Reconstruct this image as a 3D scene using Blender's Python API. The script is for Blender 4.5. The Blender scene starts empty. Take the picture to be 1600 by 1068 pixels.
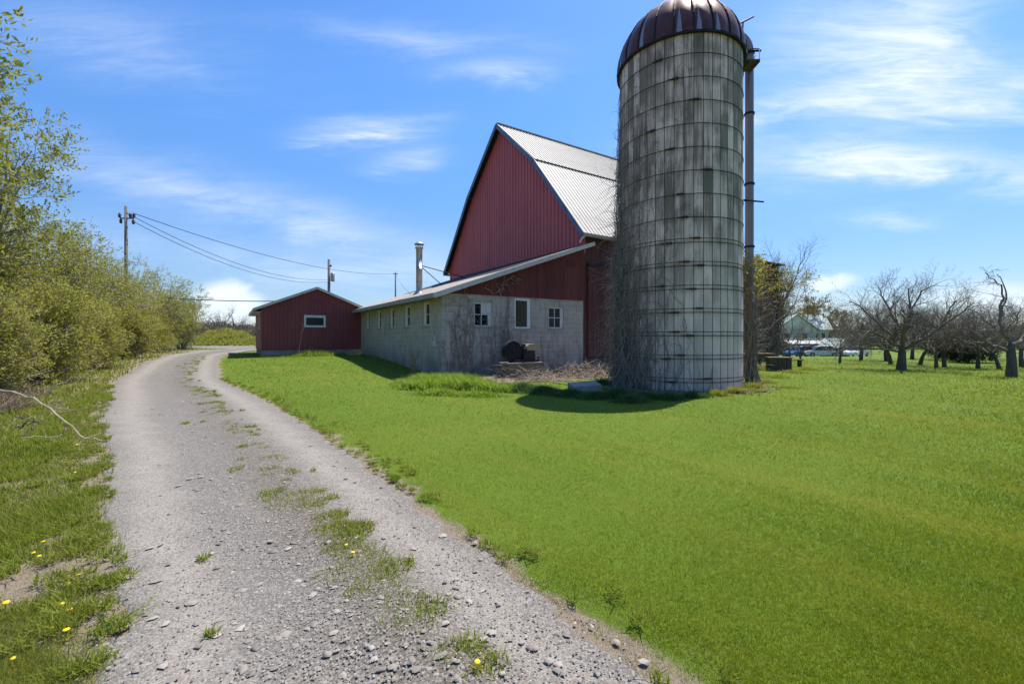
import bpy, math, random
import numpy as np
from mathutils import Vector, Matrix

S = bpy.context.scene
COL = S.collection
R = math.radians

# ------------------------------------------------------------------ camera
EYE, FPX, HY = 1.55, 690.0, 526.0           # eye height, focal length and horizon row in the 1600 px photograph
cd = bpy.data.cameras.new('camera'); cam = bpy.data.objects.new('camera', cd); COL.objects.link(cam)
cd.sensor_width = 36.0; cd.lens = FPX / 1600 * 36; cd.shift_y = -(534 - HY) / 1600
cd.clip_start = 0.05; cd.clip_end = 3000
cam.location = (0, 0, EYE); cam.rotation_euler = (R(90), 0, 0)
S.camera = cam

# ------------------------------------------------------------------ sun, sky, exposure
SUN_EL = R(66); SHX, SHY = -0.72, -0.694      # direction the shadows fall on the ground
sun_az = math.atan2(-SHX, -SHY)              # clockwise from +Y
sd = bpy.data.lights.new('sun', 'SUN'); sun = bpy.data.objects.new('sun', sd); COL.objects.link(sun)
sd.energy = 4.4; sd.angle = R(0.5); sd.color = (1.0, 0.925, 0.81)
sdir = Vector((-SHX * math.cos(SUN_EL), -SHY * math.cos(SUN_EL), math.sin(SUN_EL)))
sun.rotation_euler = sdir.to_track_quat('Z', 'Y').to_euler()
S.view_settings.view_transform = 'Standard'; S.view_settings.look = 'None'
S.view_settings.exposure = 0.76; S.view_settings.gamma = 1.0
S.view_settings.use_curve_mapping = False

W = bpy.data.worlds.new('World'); S.world = W; W.use_nodes = True
wn, wl = W.node_tree.nodes, W.node_tree.links
wn.clear()
def N(nodes, t, **kw):
    n = nodes.new(t)
    for k, v in kw.items(): setattr(n, k, v)
    return n
out = N(wn, 'ShaderNodeOutputWorld'); bg = N(wn, 'ShaderNodeBackground'); wl.new(bg.outputs[0], out.inputs[0])
BGS = 0.15
bg.inputs[1].default_value = BGS
sky = N(wn, 'ShaderNodeTexSky', sky_type='NISHITA', sun_disc=False)
sky.sun_elevation = SUN_EL; sky.sun_rotation = sun_az; sky.altitude = 50; sky.air_density = 1.0; sky.dust_density = 0.6; sky.ozone_density = 2.0
tc = N(wn, 'ShaderNodeTexCoord'); sep = N(wn, 'ShaderNodeSeparateXYZ'); wl.new(tc.outputs['Generated'], sep.inputs[0])
def wm(op, a, b=None, clamp=False):
    n = N(wn, 'ShaderNodeMath', operation=op, use_clamp=clamp)
    for i, q in enumerate((a, b)):
        if q is None: continue
        if isinstance(q, (int, float)): n.inputs[i].default_value = q
        else: wl.new(q, n.inputs[i])
    return n.outputs[0]
ysafe = wm('MAXIMUM', sep.outputs['Y'], 0.08)
ca = wm('DIVIDE', sep.outputs['X'], ysafe); cb = wm('DIVIDE', sep.outputs['Z'], ysafe)
comb = N(wn, 'ShaderNodeCombineXYZ'); wl.new(ca, comb.inputs[0]); wl.new(cb, comb.inputs[1])
def wnoise(scale, sx, sy, rot, detail=6, rough=0.6, dist=0.4):
    mp = N(wn, 'ShaderNodeMapping'); mp.inputs['Scale'].default_value = (sx, sy, 1); mp.inputs['Rotation'].default_value = (0, 0, rot)
    wl.new(comb.outputs[0], mp.inputs[0])
    n = N(wn, 'ShaderNodeTexNoise'); n.inputs['Scale'].default_value = scale; n.inputs['Detail'].default_value = detail
    n.inputs['Roughness'].default_value = rough; n.inputs['Distortion'].default_value = dist
    wl.new(mp.outputs[0], n.inputs['Vector']); return n.outputs[0]
streak = wnoise(2.6, 0.7, 3.2, R(-10), 8, 0.62, 0.7)
puff = wnoise(9, 1, 1.3, 0, 6, 0.55, 0.2)
warp = wnoise(2.2, 1, 1.5, 0.4, 4, 0.5, 0.0)
wa = wm('ADD', ca, wm('MULTIPLY', wm('SUBTRACT', warp, 0.5), 0.30))
wb = wm('ADD', cb, wm('MULTIPLY', wm('SUBTRACT', streak, 0.5), 0.16))
pa = wm('ADD', ca, wm('MULTIPLY', wm('SUBTRACT', puff, 0.5), 0.10))
pb = wm('ADD', cb, wm('MULTIPLY', wm('SUBTRACT', puff, 0.5), 0.07))
def blob(px, py, rx, ry, ang, st, A, B, pw=1.0):
    x0, y0 = (px - 800) / FPX, (HY - py) / FPX; c, s = math.cos(R(ang)), math.sin(R(ang))
    dx, dy = wm('SUBTRACT', A, x0), wm('SUBTRACT', B, y0)
    u = wm('ADD', wm('MULTIPLY', dx, c * FPX / rx), wm('MULTIPLY', dy, s * FPX / rx))
    v = wm('ADD', wm('MULTIPLY', dx, -s * FPX / ry), wm('MULTIPLY', dy, c * FPX / ry))
    r2 = wm('ADD', wm('MULTIPLY', u, u), wm('MULTIPLY', v, v))
    if pw != 1.0: r2 = wm('POWER', r2, pw)
    return wm('MULTIPLY', wm('POWER', 2.718, wm('MULTIPLY', r2, -1.0)), st)
tot = None
for b in ((570, 203, 85, 20, 4, .50), (762, 115, 80, 15, 0, .5), (640, 250, 50, 18, 4, .34), (440, 330, 380, 36, -15, .30),
          (300, 395, 300, 40, -8, .18), (640, 60, 170, 26, -4, .22), (1440, 75, 120, 90, 30, .62), (1250, 165, 190, 30, 12, .46),
          (1510, 175, 270, 50, 14, .56), (1480, 265, 230, 28, -4, .52), (1370, 342, 75, 12, 0, .35), (1300, 60, 120, 60, 10, .30),
          (200, 60, 200, 60, -10, .18), (560, 430, 200, 25, 0, .2)):
    t = blob(*b, wa, wb)
    tot = t if tot is None else wm('ADD', tot, t)
mod = N(wn, 'ShaderNodeMapRange'); wl.new(streak, mod.inputs[0])
for i, q in ((1, .34), (2, .68), (3, .30), (4, 1.35)): mod.inputs[i].default_value = q
wisp = wnoise(7.5, .55, 3.6, R(-14), 10, .68, 1.1); wr_ = N(wn, 'ShaderNodeMapRange'); wl.new(wisp, wr_.inputs[0])
for i, q in ((1, .30), (2, .70), (3, .45), (4, 1.5)): wr_.inputs[i].default_value = q
tot = wm('MULTIPLY', wm('MULTIPLY', tot, wr_.outputs[0]), wm('MULTIPLY', mod.outputs[0], 1.3))
cum = None
for b in ((348, 462, 40, 24, 8, .95), (378, 478, 40, 22, 0, .9), (345, 500, 75, 26, 0, .75), (1292, 444, 34, 11, 0, .8), (1575, 465, 110, 28, 0, .62), (1250, 470, 60, 30, 0, .3)):
    t = blob(*b, pa, pb, 1.6)
    cum = t if cum is None else wm('MAXIMUM', cum, t)
cloud = wm('MAXIMUM', wm('MULTIPLY', tot, 0.9), cum)
front = N(wn, 'ShaderNodeMapRange'); wl.new(sep.outputs['Y'], front.inputs[0]); front.inputs[1].default_value = .1; front.inputs[2].default_value = .3
cloud = wm('MULTIPLY', cloud, front.outputs[0], clamp=True)
hsv = N(wn, 'ShaderNodeHueSaturation'); hsv.inputs['Hue'].default_value = 0.5; hsv.inputs['Saturation'].default_value = 1.15; hsv.inputs['Value'].default_value = 1.0
grad = N(wn, 'ShaderNodeMapRange', interpolation_type='SMOOTHSTEP'); wl.new(sep.outputs['Z'], grad.inputs[0]); grad.inputs[1].default_value = -.02; grad.inputs[2].default_value = .5
tint = N(wn, 'ShaderNodeMix', data_type='RGBA'); wl.new(grad.outputs[0], tint.inputs['Factor']); tint.inputs['A'].default_value = (.44, .47, .55, 1); tint.inputs['B'].default_value = (.66, .76, .90, 1)
mulc = N(wn, 'ShaderNodeMix', data_type='RGBA', blend_type='MULTIPLY'); mulc.inputs['Factor'].default_value = 1; wl.new(sky.outputs[0], mulc.inputs['A']); wl.new(tint.outputs['Result'], mulc.inputs['B'])
wl.new(mulc.outputs['Result'], hsv.inputs['Color'])
mixc = N(wn, 'ShaderNodeMix', data_type='RGBA'); wl.new(cloud, mixc.inputs['Factor']); wl.new(hsv.outputs[0], mixc.inputs['A'])
mixc.inputs['B'].default_value = (0.60 / BGS, 0.65 / BGS, 0.71 / BGS, 1)
wl.new(mixc.outputs['Result'], bg.inputs[0])

# ------------------------------------------------------------------ materials
def new_mat(name):
    m = bpy.data.materials.new(name); m.use_nodes = True
    nt = m.node_tree; b = nt.nodes['Principled BSDF']
    b.inputs['Specular IOR Level'].default_value = 0.3
    return m, nt.nodes, nt.links, b
class G:                                    # small node-graph helper
    def __init__(s, name):
        s.m, s.n, s.l, s.b = new_mat(name)
        s.tc = s.n.new('ShaderNodeTexCoord'); s.geo = s.n.new('ShaderNodeNewGeometry')
        s.obj = s.tc.outputs['Object']; s.uv = s.tc.outputs['UV']; s.pos = s.geo.outputs['Position']; s.isl = s.geo.outputs['Random Per Island']
    def put(s, sock, v):
        if isinstance(v, (int, float)): sock.default_value = v
        elif isinstance(v, tuple): sock.default_value = v if len(v) != 3 or sock.type == 'VECTOR' else (*v, 1)
        else: s.l.new(v, sock)
    def math(s, op, a, b=0.0, clamp=False):
        q = s.n.new('ShaderNodeMath'); q.operation = op; q.use_clamp = clamp; s.put(q.inputs[0], a); s.put(q.inputs[1], b); return q.outputs[0]
    def map(s, v, sc=(1, 1, 1), rot=(0, 0, 0), loc=(0, 0, 0)):
        q = s.n.new('ShaderNodeMapping'); s.put(q.inputs[0], v); q.inputs['Scale'].default_value = sc; q.inputs['Rotation'].default_value = rot; q.inputs['Location'].default_value = loc; return q.outputs[0]
    def noise(s, v, scale=5, detail=4, rough=.6, dist=0.0):
        q = s.n.new('ShaderNodeTexNoise'); s.put(q.inputs['Vector'], v); q.inputs['Scale'].default_value = scale; q.inputs['Detail'].default_value = detail
        q.inputs['Roughness'].default_value = rough; q.inputs['Distortion'].default_value = dist; return q.outputs[0]
    def voro(s, v, scale=10, feature='F1', rnd=1.0):
        q = s.n.new('ShaderNodeTexVoronoi'); q.feature = feature; s.put(q.inputs['Vector'], v); q.inputs['Scale'].default_value = scale; q.inputs['Randomness'].default_value = rnd; return q
    def ramp(s, v, a, b, lo=0.0, hi=1.0):
        q = s.n.new('ShaderNodeMapRange'); s.put(q.inputs[0], v)
        for i, x in ((1, a), (2, b), (3, lo), (4, hi)): q.inputs[i].default_value = x
        return q.outputs[0]
    def mix(s, f, a, b, blend='MIX'):
        q = s.n.new('ShaderNodeMix'); q.data_type = 'RGBA'; q.blend_type = blend; s.put(q.inputs['Factor'], f); s.put(q.inputs['A'], a); s.put(q.inputs['B'], b); return q.outputs['Result']
    def sep(s, v):
        q = s.n.new('ShaderNodeSeparateXYZ'); s.put(q.inputs[0], v); return q.outputs
    def comb(s, x=0., y=0., z=0.):
        q = s.n.new('ShaderNodeCombineXYZ')
        for i, t in enumerate((x, y, z)): s.put(q.inputs[i], t)
        return q.outputs[0]
    def attr(s, name):
        q = s.n.new('ShaderNodeAttribute'); q.attribute_name = name; return q.outputs['Fac']
    def bump(s, h, st=.5, dist=.02):
        q = s.n.new('ShaderNodeBump'); s.put(q.inputs['Height'], h); q.inputs['Strength'].default_value = st; q.inputs['Distance'].default_value = dist
        s.l.new(q.outputs[0], s.b.inputs['Normal']); return q
    def white(s, v):
        q = s.n.new('ShaderNodeTexWhiteNoise'); q.noise_dimensions = '3D'; s.put(q.inputs['Vector'], v); return q.outputs['Value']
    def col(s, c): s.put(s.b.inputs['Base Color'], c)
    def rough(s, r): s.put(s.b.inputs['Roughness'], r)

def plain(name, c1, c2=None, scale=3.0, rough=.7, metal=0.0, bump=0.0, stretch=(1, 1, 1), detail=5):
    g = G(name); c2 = c2 or tuple(x * .7 for x in c1)
    n = g.noise(g.map(g.obj, stretch), scale, detail, .65)
    g.col(g.mix(g.ramp(n, .3, .7), c1, c2)); g.rough(rough); g.b.inputs['Metallic'].default_value = metal
    if bump: g.bump(n, bump, .02)
    return g.m

def foliage(name, c1, c2, c3, trans=.45, rough=.6, patch=None, spec=.15):
    g = G(name)
    c = g.mix(g.isl, c1, c2)
    n = g.noise(g.pos, .9, 3, .6)
    c = g.mix(g.ramp(n, .38, .66), c, g.mix(g.isl, c2, c3))
    if patch: c = patch(g, c)
    g.col(c); g.rough(rough); g.b.inputs['Specular IOR Level'].default_value = spec
    tr = g.n.new('ShaderNodeBsdfTranslucent'); g.put(tr.inputs[0], c)
    ms = g.n.new('ShaderNodeMixShader'); ms.inputs[0].default_value = trans
    g.l.new(g.b.outputs[0], ms.inputs[1]); g.l.new(tr.outputs[0], ms.inputs[2])
    g.l.new(ms.outputs[0], g.n['Material Output'].inputs[0])
    return g.m

def lawn_patch(g, c):
    # mowing streaks along the track and drier yellow patches
    n = g.noise(g.map(g.map(g.pos, (1, 1, 1), (0, 0, R(-36))), (1.5, .12, 1)), 1.1, 4, .6, .2)
    c = g.mix(g.ramp(n, .50, .66, 0, .8), c, (.31, .315, .022)); c = g.mix(g.ramp(n, .46, .30, 0, .55), c, (.078, .148, .005))
    n3 = g.noise(g.pos, 5.5, 4, .6); c = g.mix(g.ramp(n3, .52, .70, 0, .5), c, (.085, .15, .010)); c = g.mix(g.ramp(n3, .42, .28, 0, .4), c, (.19, .20, .03))
    n2 = g.noise(g.pos, .35, 3, .5)
    c = g.mix(g.ramp(n2, .42, .6, 0, .18), c, (.06, .13, .005))
    c = g.mix(g.math('MULTIPLY', g.math('GREATER_THAN', g.isl, .95), .8), c, (.34, .29, .12))
    c = g.mix(g.math('MULTIPLY', g.math('LESS_THAN', g.isl, .10), .35), c, (.08, .13, .012))
    return c
M = {}
M['grass'] = foliage('lawn_grass', (.158, .215, .005), (.186, .238, .008), (.23, .25, .016), .6, patch=lawn_patch)
M['verge'] = foliage('verge_grass', (.19, .26, .022), (.24, .28, .033), (.28, .27, .07), .5)
M['weed'] = foliage('weed_leaves', (.23, .36, .03), (.28, .39, .055), (.32, .39, .09), .55)
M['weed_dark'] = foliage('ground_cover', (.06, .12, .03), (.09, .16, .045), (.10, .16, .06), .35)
M['hedge_leaf'] = foliage('young_leaves', (.32, .33, .05), (.42, .42, .08), (.20, .185, .055), .52)
M['hedge_leaf_green'] = foliage('young_green_leaves', (.27, .30, .045), (.37, .385, .065), (.16, .15, .05), .52)
M['ivy_leaf'] = foliage('ivy_leaves', (.34, .33, .045), (.38, .34, .07), (.24, .19, .06), .45)
M['rust_leaf'] = foliage('budding_leaves', (.22, .14, .04), (.20, .18, .05), (.14, .13, .04), .4)
M['pale_leaf'] = foliage('pale_buds', (.22, .22, .13), (.28, .27, .18), (.20, .18, .11), .3)
M['litter'] = foliage('dry_litter', (.20, .15, .09), (.13, .10, .07), (.26, .21, .14), .1)
M['bark'] = plain('bark', (.13, .11, .09), (.07, .058, .048), 14, .9, 0, .5, (1, 1, .4))
M['twig'] = plain('grey_twigs', (.20, .17, .14), (.115, .095, .08), 6, .85)
M['hedge_twig'] = plain('hedge_branches', (.38, .335, .285), (.17, .14, .11), 3, .85)
M['vine'] = plain('vine_stems', (.33, .27, .215), (.15, .12, .095), 5, .9)
M['vine_pale'] = plain('pale_vine_stems', (.40, .33, .25), (.22, .17, .12), 5, .9)  # pale dry wood, also painted sunlight on the vine twigs

def red_metal(name, c, pitch):
    g = G(name); u, v, _ = g.sep(g.uv)
    n = g.noise(g.map(g.obj, (1, 1, .25)), 1.3, 6, .65)
    n2 = g.noise(g.obj, 9, 3, .6)
    cc = g.mix(g.ramp(n, .3, .75), c, tuple(x * .72 for x in c))
    fr = g.math('FRACT', g.math('DIVIDE', u, pitch))
    groove = g.math('LESS_THAN', fr, .12)
    cc = g.mix(g.math('MULTIPLY', groove, .45), cc, tuple(x * .35 for x in c))
    cc = g.mix(g.ramp(n2, .55, .8, 0, .25), cc, (.22, .12, .10))
    g.col(cc); g.rough(.55); g.bump(g.math('ADD', groove, g.math('MULTIPLY', n2, .2)), .4, .01)
    return g.m
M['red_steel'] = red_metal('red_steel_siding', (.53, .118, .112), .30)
M['shed_red'] = red_metal('dark_red_shed_siding', (.225, .056, .058), .20)
def red_boards(name, c, pitch, wear):
    g = G(name); u, v, _ = g.sep(g.uv)
    uu = g.math('DIVIDE', u, pitch); idx = g.math('FLOOR', uu); fr = g.math('FRACT', uu)
    rnd = g.white(g.comb(idx, 3.0, 1.0))
    n = g.noise(g.comb(g.math('MULTIPLY', u, 14.), g.math('MULTIPLY', v, .9), rnd), 1.0, 6, .7)
    cc = g.mix(g.ramp(rnd, 0, 1), c, tuple(x * .62 for x in c))
    cc = g.mix(g.ramp(n, .48, .75, 0, wear), cc, (.23, .19, .17))
    low = g.ramp(v, 3.2, .6, 0, wear)
    cc = g.mix(g.math('MULTIPLY', low, g.ramp(n, .35, .6)), cc, (.27, .23, .22))
    cc = g.mix(g.math('MULTIPLY', g.math('LESS_THAN', fr, .07), .8), cc, (.015, .008, .008))
    g.col(cc); g.rough(.85); g.bump(g.math('ADD', n, g.math('GREATER_THAN', fr, .07)), .5, .01)
    return g.m
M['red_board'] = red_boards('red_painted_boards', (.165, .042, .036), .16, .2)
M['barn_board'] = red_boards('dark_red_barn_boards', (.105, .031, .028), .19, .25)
M['old_board'] = red_boards('weathered_red_boards', (.27, .085, .08), .2, .9)

def roof_steel():
    g = G('pale_roof_steel'); n = g.noise(g.map(g.obj, (.3, 1, 1)), 1.2, 6, .65)
    n2 = g.noise(g.map(g.obj, (4, .5, .5)), 2.5, 4, .6)
    c = g.mix(g.ramp(n, .35, .7), (.47, .45, .405), (.40, .375, .335))
    c = g.mix(g.ramp(n2, .6, .8, 0, .35), c, (.42, .33, .25))
    g.col(c); g.rough(.6); g.b.inputs['Metallic'].default_value = .0; return g.m
M['roof_steel'] = roof_steel()
M['blue_trim'] = plain('blue_grey_trim', (.13, .17, .26), (.08, .10, .16), 2, .45)
M['grey_roof'] = plain('weathered_grey_roofing', (.40, .365, .32), (.27, .245, .215), 3, .9, 0, .4)
M['tar'] = plain('dark_roofing_felt', (.035, .035, .042), (.02, .02, .025), 4, .85, 0, .3)
M['fascia'] = plain('weathered_fascia_board', (.62, .58, .53), (.42, .38, .34), 5, .85, 0, .2, (1, 1, 3))
M['eave_grey'] = plain('grey_eave_board', (.36, .34, .32), (.23, .215, .20), 5, .85, 0, .2)
M['white_paint'] = plain('white_window_paint', (.66, .66, .64), (.48, .46, .43), 9, .6, 0, .1)
M['white_fresh'] = plain('fresh_white_vinyl', (.72, .73, .76), (.62, .62, .64), 9, .4)
def glass(name, c):
    g = G(name); g.col(c); g.rough(.18); g.b.inputs['Specular IOR Level'].default_value = .22; return g.m
M['glass'] = glass('dark_window_glass', (.012, .013, .018))
M['glass_reflection'] = glass('window_glass_painted_reflection', (.045, .037, .02))  # brown pane colour stands in for a yellowish interior reflection

def block_mat():
    g = G('concrete_block')
    u, v, _ = g.sep(g.uv)
    br = g.n.new('ShaderNodeTexBrick'); g.put(br.inputs['Vector'], g.uv)
    br.inputs['Scale'].default_value = 1; br.inputs['Brick Width'].default_value = .41; br.inputs['Row Height'].default_value = .205
    br.inputs['Mortar Size'].default_value = .009; br.inputs['Mortar Smooth'].default_value = .3; br.inputs['Bias'].default_value = 0
    br.offset = .5
    br.inputs['Color1'].default_value = (.47, .42, .365, 1); br.inputs['Color2'].default_value = (.36, .32, .28, 1); br.inputs['Mortar'].default_value = (.58, .535, .48, 1)
    n = g.noise(g.obj, 1.1, 6, .65); n2 = g.noise(g.map(g.obj, (3, 3, .5)), 1.6, 6, .7); n3 = g.noise(g.obj, 40, 3, .6)
    c = g.mix(g.ramp(n, .35, .7, 0, .6), br.outputs['Color'], (.35, .305, .27))
    c = g.mix(g.ramp(n2, .50, .72, 0, .7), c, (.13, .115, .095))
    low = g.math('MULTIPLY', g.ramp(v, 1.1, 0.1), g.ramp(n, .3, .62))
    c = g.mix(g.math('MULTIPLY', low, .75), c, (.07, .066, .05))
    # ochre lichen stain running down from the eave
    moss = g.math('MULTIPLY', g.ramp(v, 2.75, 3.2), g.ramp(n2, .33, .55))
    side = g.attr('moss'); c = g.mix(g.math('MULTIPLY', g.math('MULTIPLY', moss, side), .85), c, (.30, .25, .03))
    c = g.mix(g.math('MULTIPLY', side, .18), c, (.24, .27, .17))
    c = g.mix(g.ramp(n3, .5, .75, 0, .25), c, (.15, .15, .145))
    g.col(c); g.rough(.92); g.bump(g.math('ADD', g.math('MULTIPLY', br.outputs['Fac'], -1.), g.math('MULTIPLY', n3, .5)), .35, .01)
    return g.m
M['block'] = block_mat()
M['concrete'] = plain('old_concrete', (.33, .31, .28), (.20, .185, .165), 3.5, .95, 0, .4)
M['concrete_dark'] = plain('dark_damp_concrete', (.10, .10, .09), (.055, .055, .05), 3, .95, 0, .4)

def stave_mat():
    g = G('silo_staves'); u, v, _ = g.sep(g.uv)
    fu = g.math('FRACT', u); iu = g.math('FLOOR', u); iv = g.math('FLOOR', v)
    r1 = g.ramp(g.noise(g.comb(g.math('MULTIPLY', iu, 13.7), g.math('MULTIPLY', v, .22), 3.), 1.0, 2, .5), .32, .68); r2 = g.ramp(g.noise(g.comb(g.math('MULTIPLY', iu, 7.31), g.math('MULTIPLY', v, .30), 8.), 1.0, 3, .6), .30, .70); r3 = g.white(g.comb(iu, iv, 9.))
    c = g.mix(r1, (.84, .645, .53), (.60, .465, .38))
    n = g.math('ADD', g.math('MULTIPLY', g.noise(g.comb(g.math('MULTIPLY', u, 2.4), g.math('MULTIPLY', v, .33), 0.), 1.0, 7, .7), .5), g.math('MULTIPLY', g.noise(g.comb(g.math('MULTIPLY', u, 8.), g.math('MULTIPLY', v, .5), 5.), 1.0, 6, .7), .5))
    nb = g.noise(g.comb(g.math('MULTIPLY', u, .5), g.math('MULTIPLY', v, .55), 4.), 1.0, 4, .6)
    nf = g.noise(g.comb(g.math('MULTIPLY', u, 6.), g.math('MULTIPLY', v, 4.), 2.), 1.0, 5, .65)
    hi = g.ramp(v, 2.5, 8.5, .25, 1.0)
    dark = g.math('MULTIPLY', g.ramp(g.math('ADD', n, g.math('MULTIPLY', g.math('SUBTRACT', r2, .5), .34)), .41, .57), hi)
    c = g.mix(g.math('MULTIPLY', dark, .82), c, (.125, .10, .065))
    c = g.mix(g.math('MULTIPLY', g.ramp(nb, .52, .72), g.math('MULTIPLY', hi, .8)), c, (.075, .075, .055))
    c = g.mix(g.math('MULTIPLY', g.math('MULTIPLY', g.math('GREATER_THAN', r3, .90), hi), .45), c, (.14, .13, .09))
    c = g.mix(g.ramp(nf, .5, .75, 0, .4), c, (.24, .23, .20))
    # water-stain ring beneath each hoop
    fv = g.math('FRACT', v)
    c = g.mix(g.math('MULTIPLY', g.ramp(fv, .70, 1.0), g.ramp(nf, .3, .6, .05, .4)), c, (.08, .068, .045))
    green = g.ramp(v, 2.2, .1, 0, .25); c = g.mix(green, c, (.42, .375, .33))
    base = g.math('MULTIPLY', g.ramp(v, .8, .05), g.ramp(nf, .3, .6)); c = g.mix(g.math('MULTIPLY', base, .7), c, (.07, .07, .055))
    seam = g.math('ADD', g.math('LESS_THAN', fu, .035), g.math('GREATER_THAN', fu, .965))
    c = g.mix(g.math('MULTIPLY', seam, .82), c, (.03, .03, .026))
    g.col(c); g.rough(.93); g.bump(nf, .3, .01); return g.m
M['stave'] = stave_mat()
M['hoop'] = plain('rusted_hoop_steel', (.055, .045, .04), (.03, .024, .02), 8, .7, .3)
def dome_mat():
    g = G('rusted_dome_steel'); u, v, _ = g.sep(g.uv)
    fu = g.math('FRACT', u); iu = g.math('FLOOR', u)
    r = g.white(g.comb(iu, 1., 1.)); n = g.noise(g.comb(g.math('MULTIPLY', u, 2.), g.math('MULTIPLY', v, 3.), 0.), 1.5, 6, .65)
    n2 = g.noise(g.obj, 3, 5, .6)
    rust = g.mix(g.ramp(n2, .35, .65), (.085, .028, .026), (.15, .055, .04))
    bare = (.36, .35, .37)
    top = g.ramp(g.math('ADD', v, g.math('MULTIPLY', g.math('SUBTRACT', n, .5), .5)), .40, .54)
    c = g.mix(g.math('MULTIPLY', top, .8), rust, (.30, .255, .225))  # upper dome less rusted, with sky brightness painted into its paler grey
    wid = g.math('MULTIPLY', g.math('SUBTRACT', g.ramp(r, .25, 1., .12, .40), g.math('ADD', v, g.math('MULTIPLY', g.math('SUBTRACT', n, .5), .25))), .6)
    sh = g.math('LESS_THAN', g.math('ABSOLUTE', g.math('SUBTRACT', fu, g.ramp(r, 0, 1, .12, .3))), g.math('MULTIPLY', wid, .8))
    sh = g.math('MULTIPLY', sh, g.math('GREATER_THAN', r, .48)); c = g.mix(g.math('MULTIPLY', sh, .65), c, bare)
    g.col(c); g.b.inputs['Metallic'].default_value = .45; g.rough(g.mix(top, (.42,) * 3, (.36,) * 3)); return g.m
M['dome'] = dome_mat()
M['pipe'] = plain('weathered_grey_steel_pipe', (.26, .26, .31), (.19, .15, .13), 1.2, .5, .3, 0, (2, 2, .25))
M['rust_plate'] = plain('rusty_plate', (.10, .085, .05), (.06, .04, .03), 6, .8)
M['flue'] = plain('stainless_flue', (.42, .41, .40), (.27, .26, .25), 5, .5, .8)
M['dark_iron'] = plain('dark_iron', (.03, .03, .033), (.015, .015, .016), 9, .7, .3)
M['pole'] = plain('grey_weathered_pole', (.20, .18, .16), (.12, .105, .09), 6, .9, 0, .2, (4, 4, .4))
M['wire'] = plain('black_wire', (.02, .02, .022), None, 3, .6)
M['ceramic'] = plain('brown_insulator', (.07, .045, .04), None, 3, .3)
M['old_wood'] = plain('old_grey_wood', (.26, .20, .14), (.12, .09, .06), 5, .9, 0, .4, (1, 6, 6))
M['dark_wood'] = plain('dark_damp_wood', (.11, .085, .06), (.05, .038, .028), 5, .9, 0, .4, (6, 6, 1))
M['tan'] = plain('tan_sheet_cover', (.45, .34, .20), (.34, .25, .15), 5, .7)
M['yellow'] = plain('dandelion_yellow', (.80, .58, .02), (.72, .46, .01), 40, .7)
M['stalk'] = plain('dry_stalk', (.30, .20, .12), (.16, .10, .07), 8, .9)

def gravel_mat(name, far=False):
    g = G(name); t, s, _ = g.sep(g.uv)
    p = g.pos
    n1 = g.noise(p, .7, 5, .6); n2 = g.noise(p, 5, 5, .65); fine = g.noise(p, 110, 4, .7)
    v1 = g.voro(p, 95); v2 = g.voro(g.map(p, (1, 1.3, 1), (0, 0, .7)), 24)
    c = g.mix(g.ramp(n2, .3, .7), (.168, .150, .128), (.115, .103, .088))
    # dust in the two wheel ruts, darker finer stone and soil between them
    rutl = g.math('POWER', 2.718, g.math('MULTIPLY', g.math('POWER', g.math('DIVIDE', g.math('SUBTRACT', t, .17), .10), 2.), -1.))
    rutr = g.math('POWER', 2.718, g.math('MULTIPLY', g.math('POWER', g.math('DIVIDE', g.math('SUBTRACT', t, .84), .09), 2.), -1.))
    rut = g.math('MULTIPLY', g.math('ADD', rutl, rutr), g.ramp(n2, .2, .6, .4, 1.))
    c = g.mix(g.math('MULTIPLY', rut, .92), c, (.285, .25, .212))
    mid = g.math('POWER', 2.718, g.math('MULTIPLY', g.math('POWER', g.math('DIVIDE', g.math('SUBTRACT', t, .60), .13), 2.), -1.))
    c = g.mix(g.math('MULTIPLY', mid, g.ramp(n1, .30, .58, .35, .92)), c, (.10, .076, .055))
    # individual small stones
    bright = g.white(v1.outputs['Color'])
    c = g.mix(g.ramp(bright, .55, 1., 0, .6), c, (.34, .325, .30))
    c = g.mix(g.ramp(bright, .35, .0, 0, .6), c, (.065, .062, .06))
    big = g.math('MULTIPLY', g.math('LESS_THAN', v2.outputs['Distance'], .34), g.math('GREATER_THAN', g.white(v2.outputs['Color']), .72))
    c = g.mix(g.math('MULTIPLY', big, g.ramp(n2, .42, .55, 0, .7)), c, (.33, .31, .28))
    c = g.mix(g.ramp(fine, .5, .72, 0, .6), c, (.07, .066, .062))
    c = g.mix(g.ramp(fine, .5, .30, 0, .5), c, (.36, .34, .315))
    g.col(c); g.rough(.95)
    g.bump(g.math('ADD', g.math('MULTIPLY', v1.outputs['Distance'], -.8), g.math('ADD', fine, g.math('MULTIPLY', big, .3))), .8, .005)
    return g.m
M['gravel'] = gravel_mat('gravel')
M['stone'] = None
def stone_mat():
    g = G('loose_limestone'); n = g.noise(g.pos, 30, 4, .6)
    c = g.mix(g.math('POWER', g.isl, .6), (.40, .36, .315), (.165, .148, .13)); c = g.mix(g.ramp(n, .4, .7, 0, .4), c, (.19, .175, .16)); g.col(c); g.rough(.9); return g.m
M['stone'] = stone_mat()

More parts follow.
